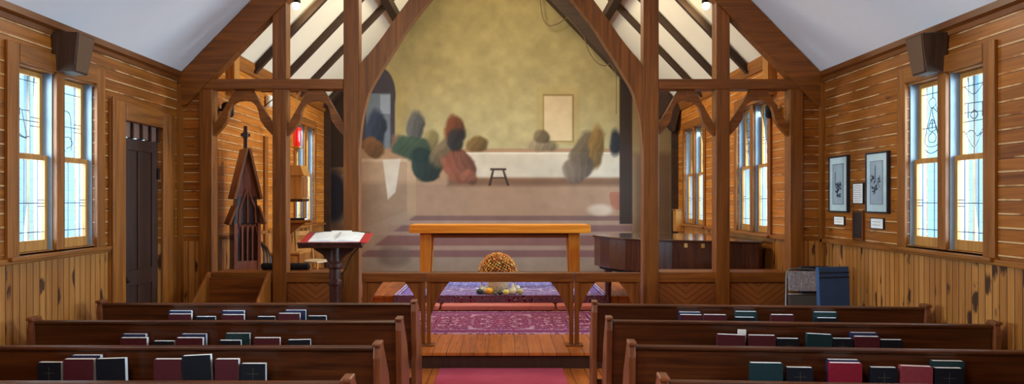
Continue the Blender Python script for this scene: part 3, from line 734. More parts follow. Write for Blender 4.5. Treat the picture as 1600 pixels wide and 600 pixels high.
# ------------------------------------------------------------------ flowers and gourds
fl = empty('potted_chrysanthemum', 'domed orange chrysanthemum plant in a foil wrapped pot before the altar', 'plant', (-.05, 10.68, P2+.011))
m = MB(); m.lathe([(.13, 0), (.15, .02), (.17, .16), (.185, .24), (.18, .245), (.15, .23)], n=28, ribs=14, ribd=.03); m.build('pot', plain('gold white foil', (236, 214, 176), .35, .6, .1, var=.25, scale=30), fl, smooth=True)
m = MB(); rnd = random.Random(5)
for i in range(500):
    a = rnd.uniform(0, 2*PI); e = math.acos(rnd.uniform(0.02, 1)); r = .27*rnd.uniform(.75, .95)
    p = Vector((r*math.sin(e)*math.cos(a), r*math.sin(e)*math.sin(a)*.9, .30+.27*math.cos(e))); w = .022
    q = Quaternion(Vector((rnd.random(), rnd.random(), rnd.random())).normalized(), rnd.uniform(0, 6))
    vs = [p+q@Vector(v) for v in ((-w, 0, 0), (0, -w*.5, .004), (w*1.4, 0, 0), (0, w*.5, .004))]
    m.add(vs, [(0, 1, 2, 3)])
m.lathe([(.04, .2), (.16, .24), (.23, .31), (.19, .42), (.1, .49), (.01, .52)], n=16)
m.build('foliage', plain('leaf green', (58, 66, 30), .6, var=.3, scale=20), fl)
m = MB()
for i in range(330):
    a = i*2.39996; e = math.acos(1-(i+.5)/330*1.02); r = .285*rnd.uniform(.94, 1.05); rr = rnd.uniform(.017, .025)
    p = Vector((r*math.sin(e)*math.cos(a), r*math.sin(e)*math.sin(a)*.9, .30+.30*math.cos(e)))
    nrm = Vector((p.x, p.y, p.z-.25)).normalized(); u = nrm.orthogonal().normalized(); w = nrm.cross(u)
    m.cur = rnd.choice((0, 0, 1, 2))
    for ring, (R, hgt) in enumerate(((1.0, .004), (.62, .012))):
        n = 9; vs = [p+nrm*hgt]
        for k in range(n*2):
            t = PI*k/n; q = R*rr*(1.0 if k % 2 == 0 else .62); vs.append(p+nrm*(hgt-.006*(k % 2 == 0))+u*q*math.cos(t+ring)+w*q*math.sin(t+ring))
        m.add(vs, [(0, k+1, (k+1) % (2*n)+1) for k in range(2*n)])
o = m.build('blossoms', [plain('orange petals', (232, 156, 60), .7, var=.2), plain('rust petals', (196, 108, 46), .7, var=.2), plain('yellow petals', (240, 198, 104), .7, var=.2)], fl)
o['kind'] = 'stuff'
def gourd(x, y, r, c, lab, sz_=.85, ribs=8, long=False, c2=None):
    m = MB(); mats = plain('gourd skin', c, .35, .5, var=.18, scale=25)
    if long: prof = [(.002, 0), (r*.8, r*.15), (r, r*.7), (r*.75, r*1.3), (r*.35, r*1.9), (r*.28, r*2.6), (r*.12, r*2.9), (.002, r*2.95)]
    else: prof = [(max(.002, r*math.sin(PI*i/10)), r*sz_*(1-math.cos(PI*i/10))) for i in range(11)]
    m.lathe(prof, n=24, ribs=ribs, ribd=.06)
    o = m.build('gourd', mats, smooth=True, loc=(x, y, P2+.011)); ztop = prof[-1][1]
    MB().tube([(0, 0, ztop-.01), (.004, 0, ztop+.012), (.012, 0, ztop+.022)], [.008, .006, .005], 6).build('stem', plain('gourd stem', (112, 96, 52), .8), o)
    tag(o, lab, 'gourd', 'gourds round the flower pot')
gourd(-.175, 10.47, .062, (232, 168, 36), 'bright orange yellow round gourd left of the flower pot front')
gourd(-.32, 10.47, .05, (38, 52, 30), 'dark green gourd at the left end of the group round the pot')
gourd(-.255, 10.56, .055, (222, 216, 196), 'white ribbed gourd behind the orange yellow gourd', 1.0)
gourd(.075, 10.40, .050, (206, 200, 110), 'pale yellow gourd directly right of the pot front')
gourd(-.015, 10.42, .034, (34, 44, 32), 'small dark green gourd before the flower pot', .8)
gourd(.175, 10.47, .06, (226, 216, 176), 'cream long necked gourd at the right of the pot', long=True, ribs=0)
gourd(.285, 10.44, .045, (196, 184, 120), 'small yellowish gourd at the right end of the group', 1.0)
gourd(-.30, 10.66, .05, (232, 226, 220), 'white long necked gourd at the left rear of the pot', long=True, ribs=0)
gourd(.235, 10.66, .055, (228, 224, 216), 'white round gourd behind the cream long necked one', 1.1)
gourd(-.088, 10.42, .028, (110, 96, 60), 'tiny olive gourd between the orange gourd and the small dark one', .8)

# ------------------------------------------------------------------ piano
pn = empty('grand_piano', 'dark mahogany grand piano with closed glossy lid by the right chancel windows', 'piano', (2.4, 9.9, P1))
def rel(p): return (p[0]-2.4, p[1]-9.9)
outl = [(1.37, 10.55), (1.42, 10.28), (1.52, 10.02), (1.70, 9.72), (1.94, 9.48), (2.25, 9.27), (2.7, 9.08), (3.28, 8.86), (3.37, 9.0), (3.37, 10.95), (1.95, 11.12), (1.62, 11.08), (1.42, 10.9)]
ins = [( (x-2.4)*.975, (y-10.0)*.975+.1 ) for x, y in outl]
MB().prism([rel(p) for p in outl], 'z', 1.252-P1-.03, 1.252-P1).build('lid', 'piano_lid', pn, bevel=.006)
MB().prism(ins, 'z', .80-P1, 1.222-P1).build('body', 'piano', pn, bevel=.006)
MB().prism([(x*.93, y*.93) for x, y in ins], 'z', .76-P1, .80-P1).build('underside', 'lead_black', pn)
for x, y in ((1.56, 10.26), (3.10, 9.15), (3.15, 10.25)):
    m = MB().lathe([(.035, 0), (.045, .03), (.04, .06), (.05, .4), (.062, .58), (.062, .60)], n=8); m.build('leg', 'piano', pn, loc=(x-2.4, y-9.9, 0))
for x, y in ((1.955, 9.492), (2.42, 9.213), (2.62, 9.135)):
    m = MB().box(-.022, .022, -.010, .012, -.035, .02); m.build('hinge', 'brass', pn, loc=(x-2.4, y-9.9, 1.10-P1 if x < 2 else 1.19-P1), rot=(0, 0, -.45))
MB().box(-.9, -.65, -.3, .3, 0, 0) if False else None

# ------------------------------------------------------------------ lectern
lc = empty('lectern', 'dark turned pedestal lectern with slanted top in front of the left arch post', 'lectern', (-1.80, 7.62, P1))
m = MB().lathe([(.20, 0), (.20, .03), (.17, .05), (.10, .07), (.062, .10), (.062, .20), (.082, .22), (.082, .25), (.058, .28), (.055, .52), (.06, .68), (.078, .70), (.078, .73), (.06, .75), (.058, .86), (.08, .88), (.08, .92), (.062, .94), (.062, 1.10)], n=28, ribs=0)
m.build('pedestal', 'dark_turned', lc, smooth=False)
m = MB()
for s in (-1, 1):
    m.prism([(s*.05, .90), (s*.09, .97), (s*.13, 1.02), (s*.20, 1.06), (s*.25, 1.11), (s*.25, 1.135), (s*.05, 1.135)], 'y', -.025, .025)
m.build('bracket', 'dark_turned', lc)
TL = math.radians(14)
top = MB().box(-.34, .34, -.24, .24, -.045, 0); tp = top.build('top', 'dark_turned', lc, bevel=.008, loc=(0, 0, 1.20), rot=(TL, 0, 0))
MB().box(-.34, .34, -.25, -.235, 0, .02).build('ledge', 'dark_turned', tp)
m = MB(); m.tube(bez([(.31, -.02, 1.10), (.25, -.02, 1.08), (.17, -.02, .98), (.12, -.02, .86), (.07, -.02, .80)], 5), .006, 6); m.build('curved_rod', 'iron', lc)
# open book on the lectern
TM = Matrix.Translation((-1.80, 7.62, P1+1.20)) @ Matrix.Rotation(TL, 4, 'X')
def on_top(o, x, y, z=0): o.matrix_world = TM @ Matrix.Translation((x, y, z))
bk = empty('open_book', 'large open book with white pages and red covers on the lectern', 'book'); on_top(bk, 0.03, -.03, .001)
MB().box(-.36, .36, -.17, .17, 0, .008).build('cover', plain('red book cover', (186, 32, 34), .5), bk, bevel=.002)
for s in (-1, 1):
    prof = [(0, .008), (s*.02, .022), (s*.08, .030), (s*.18, .026), (s*.27, .014), (s*.27, .008)]
    m = MB().prism(prof, 'y', -.155, .155); m.build('pages', 'paper', bk)
m = MB()
for i in range(5):
    for j in range(3): m.tube([(-.02+.02*j, -.10+.04*i, .032), (-.005+.02*j, -.085+.04*i, .034)], .0012, 4)
m.build('page_marks', 'frame_dark', bk)
o = MB().box(-.11, .11, -.03, .03, 0, .012).build('card', 'paper'); on_top(o, .03, .195, .001); tag(o, 'small cream card behind the open book on the lectern', 'card')
o.rotation_euler.z += 0
# ------------------------------------------------------------------ pews
def make_pew(L, s, label, loc, rz):
    """origin at the aisle end on the floor; s = +1 runs to the right, back towards the camera, seat beyond"""
    r = empty('pew', label, 'pew', loc, rz, group='wooden pews')
    def bx(m, a, b, y0, y1, z0, z1): x0, x1 = sorted((s*a, s*b)); m.box(x0, x1, y0, y1, z0, z1); return m
    ln = .035
    m = MB(); a, b = sorted((s*.045, s*(L-.045)))
    m.prism([(0, .36), (.025, .36), (.0, .845), (-.025, .845)], 'x', a, b); m.build('backrest', 'pew', r, bevel=.003)
    m = bx(MB(), .045, L-.045, -.04, .022, .845, .87); m.build('top_rail', 'pew', r, bevel=.008)
    m = bx(MB(), .045, L-.045, .03, .42, .43, .46); m.build('seat', 'pew', r, bevel=.006)
    endp = [(.42, 0), (.42, .42), (.36, .47), (.28, .64), (.05, .89), (-.035, .89), (-.055, .80), (-.02, .40), (-.06, 0)]
    for x0, x1 in ((0, .045), (L-.045, L)):
        a, b = sorted((s*x0, s*x1)); m = MB().prism(endp, 'x', a, b); e = m.build('end_panel', 'pew_end', r, bevel=.006)
        MB().box(a-.004, b+.004, -.06, .055, .872, .897).build('end_cap', 'pew_end', e, bevel=.008)
    m = bx(MB(), .3, L-.3, -.15, -.012, .615, .63); bx(m, .3, L-.3, -.15, -.14, .63, .675)
    m.build('book_rack', 'pew', r, bevel=.003)
    m = bx(MB(), .045, L-.045, .02, .05, .10, .20); m.build('stretcher', 'pew', r)
    return r
ROT = math.radians(-4.2)
LD = [6.17, 5.27, 4.35, 3.49]; RD = [6.13, 5.30, 4.38, 3.52]
names = ['front', 'second', 'third', 'fourth']
LLEN = 2.80
for i in range(4):
    make_pew(LLEN, -1, 'dark wooden pew left of the aisle, %s row from the chancel step' % names[i], (-.745, LD[i]+.04, 0), 0)
    make_pew(2.83, 1, 'brown wooden pew right of the aisle, %s row from the chancel step' % names[i], (.795, RD[i]+.04, 0), ROT)

# ---- hymn books and prayer books in the pew racks
COLS = {'navy': (28, 34, 70), 'maroon': (74, 22, 30), 'black': (12, 14, 24), 'green': (18, 44, 48), 'red': (128, 18, 38), 'rose': (132, 50, 58)}
BM = {k: plain(k+' book cloth', v, .5, .4, var=.1, scale=40) for k, v in COLS.items()}
GOLD = plain('faded gold stamp', (120, 112, 84), .4, .5, .5)
def book(kind, colour, cx, d, w, ztop, loc_of, lean=0.0, cross=False, side='left', row='', order='', t=.042, zs=.632):
    h = ztop-zs
    r = empty('prayer_book' if cross else 'hymn_book', None, 'book', group='books in the pew racks')
    x, y, rz = loc_of(cx, d); r.location = (x, y, zs); r.rotation_euler = (0, lean, rz)
    m = MB(); m.box(-w/2, w/2, -t/2, -t/2+.003, 0, h); m.box(-w/2, w/2, t/2-.003, t/2, 0, h); m.box(-w/2, -w/2+.003, -t/2+.003, t/2-.003, 0, h)
    cv = m.build('cover', BM[colour], r, bevel=.001)
    MB().box(-w/2+.003, w/2-.004, -t/2+.0032, t/2-.0032, .003, h-.002).build('pages', 'page_edge', r)
    if cross:
        m = MB(); m.box(-.0008, .0008, -t/2-.0006, -t/2, h*.30, h*.82); m.box(-w*.23, w*.23, -t/2-.0006, -t/2, h*.60, h*.60+.0016)
        m.build('stamped_cross', GOLD, cv)
    return r
def left_loc(i):
    D = LD[i]
    def f(px, back):
        y = D+.04-(.062+.0) - (0 if back else .050); return ((px-783)*y/1100, y, 0)
    return f
def right_loc(i):
    D = RD[i]+.04; t = math.tan(ROT)
    def f(px, back):
        off = .062+(0 if back else .050); u = (px-783)/1100
        # point along the rotated pew: (x, D + (x-.795)*t - off)
        x = u*(D-.795*t-off)/(1-u*t); return (x, D+(x-.795)*t-off, ROT)
    return f
ROWS = [
 ('left', 0, [(264, 301, 483, 'navy', 1, 0, 0), (264, 301, 488, 'maroon', 0, 0, 0), (306, 338, 492, 'black', 0, 0, 0), (347, 383, 483, 'navy', 1, 0, 0), (347, 383, 489, 'maroon', 0, 0, 0), (402, 431, 492, 'black', 0, 0, 0), (446, 479, 482, 'navy', 1, 0, 0), (435, 470, 487, 'maroon', 0, 0, 0), (481, 511, 491, 'black', 0, 0, 0)]),
 ('left', 1, [(192, 230, 519, 'navy', 1, 0, 0), (189, 232, 525, 'maroon', 0, 0, 0), (240, 274, 530, 'black', 0, 0, 0), (284, 324, 519, 'navy', 1, 0, 0), (276, 319, 525, 'maroon', 0, 0, 0), (353, 392, 518, 'green', 1, 0, 0), (343, 378, 529, 'black', 0, 0, 0), (397, 439, 525, 'maroon', 0, 0, 0), (450, 487, 528, 'black', 0, -.02, 0)]),
 ('left', 2, [(61, 99, 563, 'black', 0, 0, 1), (113, 160, 552, 'navy', 1, 0, 0), (101, 150, 558, 'maroon', 0, 0, 0), (153, 200, 557, 'black', 0, -.03, 0), (242, 286, 558, 'maroon', 0, 0, 0), (288, 334, 552, 'black', 0, -.05, 0), (337, 375, 558, 'maroon', 0, 0, 0), (377, 417, 565, 'black', 0, 0, 1)]),
 ('right', 0, [(1060, 1095, 485, 'navy', 1, 0, 0), (1062, 1097, 489, 'maroon', 0, 0, 0), (1099, 1135, 489, 'maroon', 0, 0, 0), (1148, 1182, 484, 'green', 1, 0, 0), (1148, 1179, 493, 'black', 0, 0, 1), (1204, 1240, 489, 'maroon', 0, 0, 0), (1271, 1307, 485, 'green', 1, 0, 0), (1276, 1307, 494, 'black', 0, 0, 1)]),
 ('right', 1, [(1119, 1163, 520, 'maroon', 0, .03, 0), (1169, 1211, 521, 'maroon', 0, 0, 0), (1213, 1248, 526, 'black', 0, 0, 1), (1258, 1298, 519, 'green', 0, .04, 0), (1300, 1331, 526, 'black', 0, 0, 1), (1328, 1369, 517, 'navy', 1, 0, 0), (1334, 1373, 523, 'maroon', 0, 0, 0), (1375, 1409, 528, 'black', 0, 0, 0)]),
 ('right', 2, [(1171, 1222, 564, 'green', 0, 0, 0), (1228, 1269, 571, 'black', 0, 0, 1), (1292, 1341, 559, 'navy', 1, 0, 0), (1295, 1345, 564, 'red', 0, 0, 0), (1359, 1400, 571, 'black', 0, 0, 1), (1405, 1454, 569, 'rose', 0, .02, 0), (1455, 1504, 561, 'green', 1, 0, 0), (1459, 1502, 572, 'black', 0, 0, 1)]),
]
ORD = ['first', 'second', 'third', 'fourth', 'fifth', 'sixth', 'seventh', 'eighth', 'ninth']
from collections import Counter
for side, i, lst in ROWS:
    f = left_loc(i) if side == 'left' else right_loc(i)
    order = sorted(lst, key=lambda b: (b[0]+b[1]))
    seen = Counter(); tot = Counter((b[3], b[4]) for b in lst)
    for b in order:
        x0, x1, yt, colr, back, lean, cr = b
        x, y, rz = f((x0+x1)/2, back); wd_ = (x1-x0)*(y-.02)/1100*.97; zt = H-(yt+2.2-312)*(y)/1100
        r = book('', colr, (x0+x1)/2, back, wd_, min(zt, .85), f, lean, bool(cr), zs=.632 if abs(lean) < 1e-6 else .632+abs(math.sin(lean))*wd_/2+.001)
        seen[(colr, back)] += 1; n = seen[(colr, back)]; T = tot[(colr, back)]
        cname = {'navy': 'navy blue', 'maroon': 'maroon', 'black': 'black', 'green': 'dark green', 'red': 'bright crimson', 'rose': 'faded rose red'}[colr]
        place = 'only such one' if T == 1 else ORD[n-1]+' such from left'
        r['label'] = '%s book at rack %s, %s pew on the %s, %s' % (cname, 'rear' if back else 'front', names[i], side, place)
# folded white booklet behind the first maroon book of the second right pew
x, y, rz = right_loc(1)(1158, 1)
o = MB().box(-.03, .03, -.004, .004, 0, .188).build('booklet', 'paper', loc=(x, y, .633), rot=(0, .03, rz)); tag(o, 'thin white booklet behind the leftmost maroon book in the second right pew rack', 'booklet')

# ------------------------------------------------------------------ clergy bench in front of the screen
cb = empty('bench', 'brown wooden bench with sloping arms against the left part of the screen', 'bench', (-3.0, 7.86, P1))
MB().box(-.33, .33, .17, .20, .42, .72).build('backrest', 'rail', cb, bevel=.004)
MB().box(-.33, .33, -.28, .17, .40, .43).build('seat', 'rail', cb, bevel=.004)
MB().box(-.33, .33, .17, .20, .04, .40).build('rear_panel', 'door', cb)
for s in (-1, 1):
    a, b = sorted((s*.33, s*.36)); m = MB().prism([(-.28, 0), (.22, 0), (.22, .78), (.17, .78), (-.28, .44)], 'x', a, b); m.build('end_panel', 'pine_z', cb, bevel=.004)

# ------------------------------------------------------------------ folding chair and blue folded tables at the right
fc = empty('folding_chair', 'folded grey metal chair with patterned fabric back leaning by the right post', 'chair', (3.33, 7.70, P1), rz=math.radians(-6))
FT = Matrix.Rotation(math.radians(-9), 4, 'X')
def fxf(m): return m.xf(FT)
t = NT('patterned chair fabric'); c = t.sep(t.coords())
wv = t.noise(t.comb(t.math('MULTIPLY', c[0], 60.0), t.math('MULTIPLY', c[2], 14.0), 0.0), 1.0, 4, .6, 1.5)
M['fabric'] = t.fin(t.ramp(wv, [(.34, L4((60, 58, 78))), (.46, L4((168, 156, 150))), (.54, L4((96, 90, 110))), (.64, L4((206, 190, 168)))]), .9, .1)
m = MB(); m.tube(bez([(-.20, 0, 0.005), (-.195, 0, .30), (-.175, 0, .62), (-.165, 0, .78), (-.13, 0, .84), (0, 0, .85), (.13, 0, .84), (.165, 0, .78), (.175, 0, .62), (.195, 0, .30), (.20, 0, 0.005)], 4), .012, 8); fxf(m).build('front_frame', 'chrome', fc, smooth=True)
m = MB(); m.tube([(-.17, .05, 0.01), (-.16, .03, .52)], .010, 8); m.tube([(.17, .05, 0.01), (.16, .03, .52)], .010, 8); m.tube([(-.17, .048, .12), (.17, .048, .12)], .008, 8); fxf(m).build('rear_frame', 'chrome', fc, smooth=True)
m = MB(); m.box(-.155, .155, -.03, .012, .60, .825); o = fxf(m).build('backrest', 'fabric', fc); b = o.modifiers.new('b', 'BEVEL'); b.width = .018; b.segments = 3
m = MB(); m.box(-.165, .165, -.035, -.014, .22, .56); fxf(m).build('seat', plain('grey brown seat pan', (74, 66, 62), .5), fc, bevel=.008)
m = MB(); m.tube([(-.165, -.03, .57), (.165, -.03, .57)], .010, 8); fxf(m).build('seat_rail', 'chrome', fc, smooth=True)
def blue_panel(lab, loc, w, h, mat, rz, tilt):
    r = empty('folding_table', lab, 'table', loc, rz, group='blue folded tables')
    T = Matrix.Rotation(tilt, 4, 'X')
    MB().box(-w/2, w/2, -.025, .025, 0.01, h).xf(T).build('table_top', mat, r, bevel=.006)
    m = MB()
    for z in (.90, .945): m.box(-w/2+.002, w/2-.002, -.031, -.0255, h*z-.006, h*z+.006)
    m.xf(T).build('edge_bead', 'blue_dark', r)
    m = MB()
    for x in (-w*.3, w*.3): m.tube([(x, .035, .06), (x, .035, h*.8)], .010, 6)
    m.xf(T).build('folded_leg', 'iron', r)
blue_panel('blue folded table leaning at the right wall beside the patterned chair', (3.47, 7.30, 0), .36, 1.08, 'blue_vinyl', math.radians(12), math.radians(-3))
blue_panel('darker blue folded table partly hidden behind the brighter blue one', (3.42, 7.41, P1), .40, .90, 'blue_dark', math.radians(8), math.radians(-3)) if False else None
blue_panel('darker blue folded table mostly hidden behind the brighter blue one and the chair', (3.53, 7.90, P1), .32, .86, 'blue_dark', math.radians(4), math.radians(-3))

# ------------------------------------------------------------------ frames on the right wall
def pic(lab, y0, y1, z0, z1, depth, frame_w, inner, name='picture_frame', fm='frame_dark', cat='picture', group=None):
    r = empty(name, lab, cat, (W, (y0+y1)/2, z0), group=group); hy = (y1-y0)/2; h = z1-z0
    m = MB(); d = depth
    m.box(-d, 0, -hy, -hy+frame_w, 0, h); m.box(-d, 0, hy-frame_w, hy, 0, h); m.box(-d, 0, -hy+frame_w, hy-frame_w, 0, frame_w); m.box(-d, 0, -hy+frame_w, hy-frame_w, h-frame_w, h)
    m.build('frame', fm, r, bevel=.002)
    inner(r, hy-frame_w, frame_w, h-frame_w, d)
    return r
def art(seed):
    def f(r, hy, z0, z1, d):
        MB().box(-d*.75, -.002, -hy, hy, z0, z1).build('mat_board', 'mat_board', r)
        a = -d*.75-.001; iy = hy*.62; i0, i1 = z0+.07, z1-.07
        MB().box(a-.001, a+.001, -iy, iy, i0, i1).build('print', plain('grey print', (196, 192, 194), .8, var=.12, scale=5), r)
        m = MB(); e = .004
        m.box(a-.003, a, -iy, -iy+e, i0, i1); m.box(a-.003, a, iy-e, iy, i0, i1); m.box(a-.003, a, -iy, iy, i0, i0+e); m.box(a-.003, a, -iy, iy, i1-e, i1)
        m.build('print_border', 'frame_dark', r)
        rn = random.Random(seed); m = MB(); zc = (i0+i1)/2+(-.04 if seed == 1 else 0)
        for k in range(16):
            y = rn.uniform(-.6, .6)*iy; z = zc+rn.uniform(-.09, .07); pts = [(a-.003, y+rn.uniform(-.03, .03), z+rn.uniform(-.03, .03)) for _ in range(4)]
            m.tube(bez(pts, 3), rn.uniform(.002, .006), 5)
        m.tube([(a-.003, iy*.2 if seed == 2 else .5*iy, zc+.04), (a-.003, iy*.15 if seed == 2 else .5*iy, zc+.17)], .004, 5)
        m.build('ink_drawing', plain('ink', (60, 60, 78), .8), r)
        MB().box(-d*.9-.0015, -d*.9, -hy, hy, z0, z1).build('cover_glass', 'glass', r)
    return f
pic('tall black framed ink drawing on the right wall, nearer the chancel', 7.50, 7.93, 1.64, 2.26, .035, .018, art(1), group='framed drawings')
pic('tall black framed ink drawing on the right wall, nearer the window', 6.72, 7.13, 1.645, 2.25, .035, .018, art(2), group='framed drawings')
def text_card(lines, mat='paper'):
    def f(r, hy, z0, z1, d):
        MB().box(-d*.8, -.001, -hy, hy, z0, z1).build('card', mat, r)
        m = MB(); rn = random.Random(lines)
        for k in range(lines):
            z = z1-(k+1)*(z1-z0)/(lines+1.0); e = rn.uniform(.0, .25)*hy
            m.box(-d*.8-.001, -d*.8, -hy*.8+e, hy*.8, z-.0018, z+.0018)
        m.build('text_lines', plain('grey print ink', (120, 118, 120), .8), r)
    return f
pic('small framed sheet of text between the two ink drawings', 7.20, 7.42, 1.735, 1.955, .02, .010, text_card(8))
pic('small white label under the drawing nearer the chancel', 7.60, 7.84, 1.50, 1.60, .02, .008, text_card(2), name='wall_label', cat='label')
pic('small white label under the drawing nearer the window', 6.82, 7.06, 1.49, 1.60, .02, .008, text_card(2), name='wall_label', cat='label')
def plaque_in(r, hy, z0, z1, d):
    MB().box(-d*.8, -.001, -hy, hy, z0, z1).build('plate', plain('dark bronze plate', (46, 44, 48), .35, .5, .5), r)
    m = MB()
    for k in range(9): m.box(-d*.8-.001, -d*.8, -hy*.7, hy*.7, z0+(k+1)*(z1-z0)/10-.002, z0+(k+1)*(z1-z0)/10+.002)
    m.build('raised_lines', plain('bronze lettering', (86, 80, 74), .4, .5, .5), r)
pic('narrow dark memorial plaque on brown wood below the small framed text', 7.20, 7.42, 1.36, 1.67, .022, .022, plaque_in, name='plaque', fm='rail_z', cat='plaque')

# ------------------------------------------------------------------ wall speakers
def speaker(s, lab, y0):
    r = empty('wall_speaker', lab, 'speaker', (s*(W-.012), y0, 2.845), group='wall speakers')
    # outline seen along the wall (x out, z): wider at top, and narrower towards the room
    m = MB(); d1, d0, hw1, hw0, h = .205, .155, .145, .115, .325
    vs = []
    for z, d, hw in ((0, d0, hw0), (h, d1, hw1)):
        vs += [(-s*.0, -hw, z), (-s*.0, hw, z), (-s*d, hw*.86, z), (-s*d, -hw*.86, z)]
    m.add(vs, [(0, 1, 2, 3), (4, 7, 6, 5), (0, 3, 7, 4), (3, 2, 6, 7), (2, 1, 5, 6), (1, 0, 4, 5)])
    m.build('cabinet', wood('speaker veneer %s' % s, (40, 26, 18), (74, 50, 36), 'z', rough=.45), r, bevel=.004)
    m = MB(); e = .012
    vs = []
    for dd in (.001, .008):
        for z, d, hw in ((e, d0+.003, hw0*.86-e), (h-e, d1-.003, hw1*.86-e)):
            vs += [(-s*(d+dd), -hw, z), (-s*(d+dd), hw, z)]
    m.add(vs, [(0, 1, 3, 2), (4, 5, 7, 6), (0, 1, 5, 4), (2, 3, 7, 6), (0, 2, 6, 4), (1, 3, 7, 5)])
    m.build('grille', plain('brown grille cloth', (104, 76, 54), .9, var=.15, scale=300), r)
    MB().box(min(0, s*.012), max(0, s*.012), -.08, .08, .1, .28).build('bracket', 'iron', r)
speaker(-1, 'brown tapered loudspeaker on the left wall above the window', 5.95)
speaker(1, 'brown tapered loudspeaker on the right wall above the window', 5.98)

# ------------------------------------------------------------------ things in the left part of the chancel
# carved gothic shrine
sh = empty('gothic_shrine', 'tall narrow carved wooden gothic shrine with cross on top by the left chancel wall', 'shrine', (-3.17, 8.72, P1), rz=math.radians(34))
bz = 1.49-P1
m = MB()
for s in (-1, 1):
    a, b = sorted((s*.12, s*.16)); m.box(a, b, -.12, -.08, 0, bz)
m.build('corner_post', 'shrine', sh, bevel=.003)
MB().box(-.16, .16, -.08, .12, 0, bz).build('body', 'dark_turned', sh, bevel=.003)
MB().box(-.12, .12, -.115, -.08, 0, .86).build('base_panel', 'shrine', sh, bevel=.003)
m = MB()                                             # lancet tracery bars and pointed heads
for x in (-.06, 0.0, .06): m.box(x-.009, x+.009, -.115, -.095, .86, bz-.02)
m.build('lancet_bars', 'shrine', sh)
m = MB()
for x in (-.09, -.03, .03, .09):
    for s in (-1, 1): m.tube([(x+s*.026, -.105, bz-.12), (x+s*.018, -.105, bz-.06), (x, -.105, bz-.01)], .008, 6)
m.build('lancet_heads', 'shrine', sh)
for s in (-1, 1):                                    # sloping shoulders
    m = MB().prism([(s*.12, bz+.20), (s*.14, bz+.22), (s*.225, bz+.0), (s*.205, bz-.02)], 'y', -.15, .12); m.build('shoulder_roof', 'shrine_roof', sh, bevel=.003)
m = MB().prism([(-.16, bz), (.16, bz), (.125, bz+.18), (.11, bz+.33), (-.11, bz+.33), (-.125, bz+.18)], 'y', -.10, .11); m.build('upper_stage', 'dark_turned', sh)
m = MB()
for s in (-1, 1): m.tube([(s*.10, -.115, bz), (s*.09, -.115, bz+.18), (s*.02, -.115, bz+.38), (0, -.115, bz+.42)], .012, 6)
m.tube([(0, -.115, bz), (0, -.115, bz+.42)], .010, 6)
m.build('tracery', 'shrine', sh)
for s in (-1, 1):                                    # steep main roof
    m = MB().prism([(0, bz+.92), (s*.03, bz+.92), (s*.175, bz+.30), (s*.145, bz+.29)], 'y', -.17, .15); m.build('roof_slope', 'shrine_roof', sh, bevel=.003)
m = MB().prism([(-.13, bz+.30), (.13, bz+.30), (0, bz+.84)], 'y', -.09, .10); m.build('gable', 'shrine', sh)
m = MB(); m.box(-.02, .02, -.03, .01, bz+.90, bz+1.20); m.box(-.055, .055, -.03, .01, bz+1.07, bz+1.11); m.build('cross', 'dark_turned', sh, bevel=.004)
m = MB(); m.box(-.03, .03, -.035, .015, bz+1.05, bz+1.13); m.build('cross_boss', 'dark_turned', sh, bevel=.01)

# a little gothic wooden arch leaning at the wall
ga = empty('tracery_arch', 'small dark pointed wooden tracery leaning near the carved shrine', 'panel', (-3.22, 9.62, P1), rz=math.radians(-8))
T = Matrix.Rotation(math.radians(-4), 4, 'X') @ Matrix.Rotation(math.radians(-6), 4, 'Y')
m = MB(); hs = 1.02
for w_ in (.13, .09, .045): m.tube([(-w_, 0, 0), (-w_, 0, hs-.20)]+bez([(-w_, 0, hs-.20), (-w_*.7, 0, hs-.08), (0, 0, hs-.02+w_*.3)], 4)[1:], .014, 6); m.tube([(w_, 0, 0), (w_, 0, hs-.20)]+bez([(w_, 0, hs-.20), (w_*.7, 0, hs-.08), (0, 0, hs-.02+w_*.3)], 4)[1:], .014, 6)
m.xf(T).build('pointed_bars', 'dark_turned', ga)
m = MB(); m.box(-.15, .15, -.018, .018, 0, .05); m.box(-.14, .14, -.01, .01, .5, .54); m.xf(T).build('cross_rail', 'dark_turned', ga)

# rolled black cloth on the knee rail
m = MB(); m.tube([(-.31, 0, 0), (-.29, 0, 0), (.24, 0, 0), (.26, 0, 0)], [.035, .042, .042, .034], 14)
o = m.build('rolled_mat', 'lead_black', loc=(-2.55, YS+.295, .94+.043), smooth=True); tag(o, 'rolled black cloth lying on the left screen rail behind a post', 'cloth roll')
MB().tube([(.262, 0, 0), (.268, 0, 0)], .02, 12).build('roll_end', 'dark_turned', o)
# wall cupboard with little roof
wc = empty('wall_cupboard', 'small golden wood cupboard with roofed top on the left chancel wall', 'cupboard', (-WC+.002, 11.0, 1.75))
MB().box(.0, .38, -.15, .15, .04, .40).build('body', 'brown_light', wc, bevel=.004)
MB().prism([(0, .40), (.42, .40), (.36, .56), (0, .56)], 'y', -.18, .18).build('roof', 'brown_light', wc, bevel=.004)
MB().prism([(0, .04), (.41, .04), (.38, .0), (0, -.01)], 'y', -.17, .17).build('base_moulding', 'dark_turned', wc, bevel=.004)
d = MB().box(.381, .392, -.13, .13, .06, .38).build('door', 'pine_z', wc, bevel=.003)
MB().ball((.40, -.10, .22), .01).build('knob', 'brass', d, smooth=True)
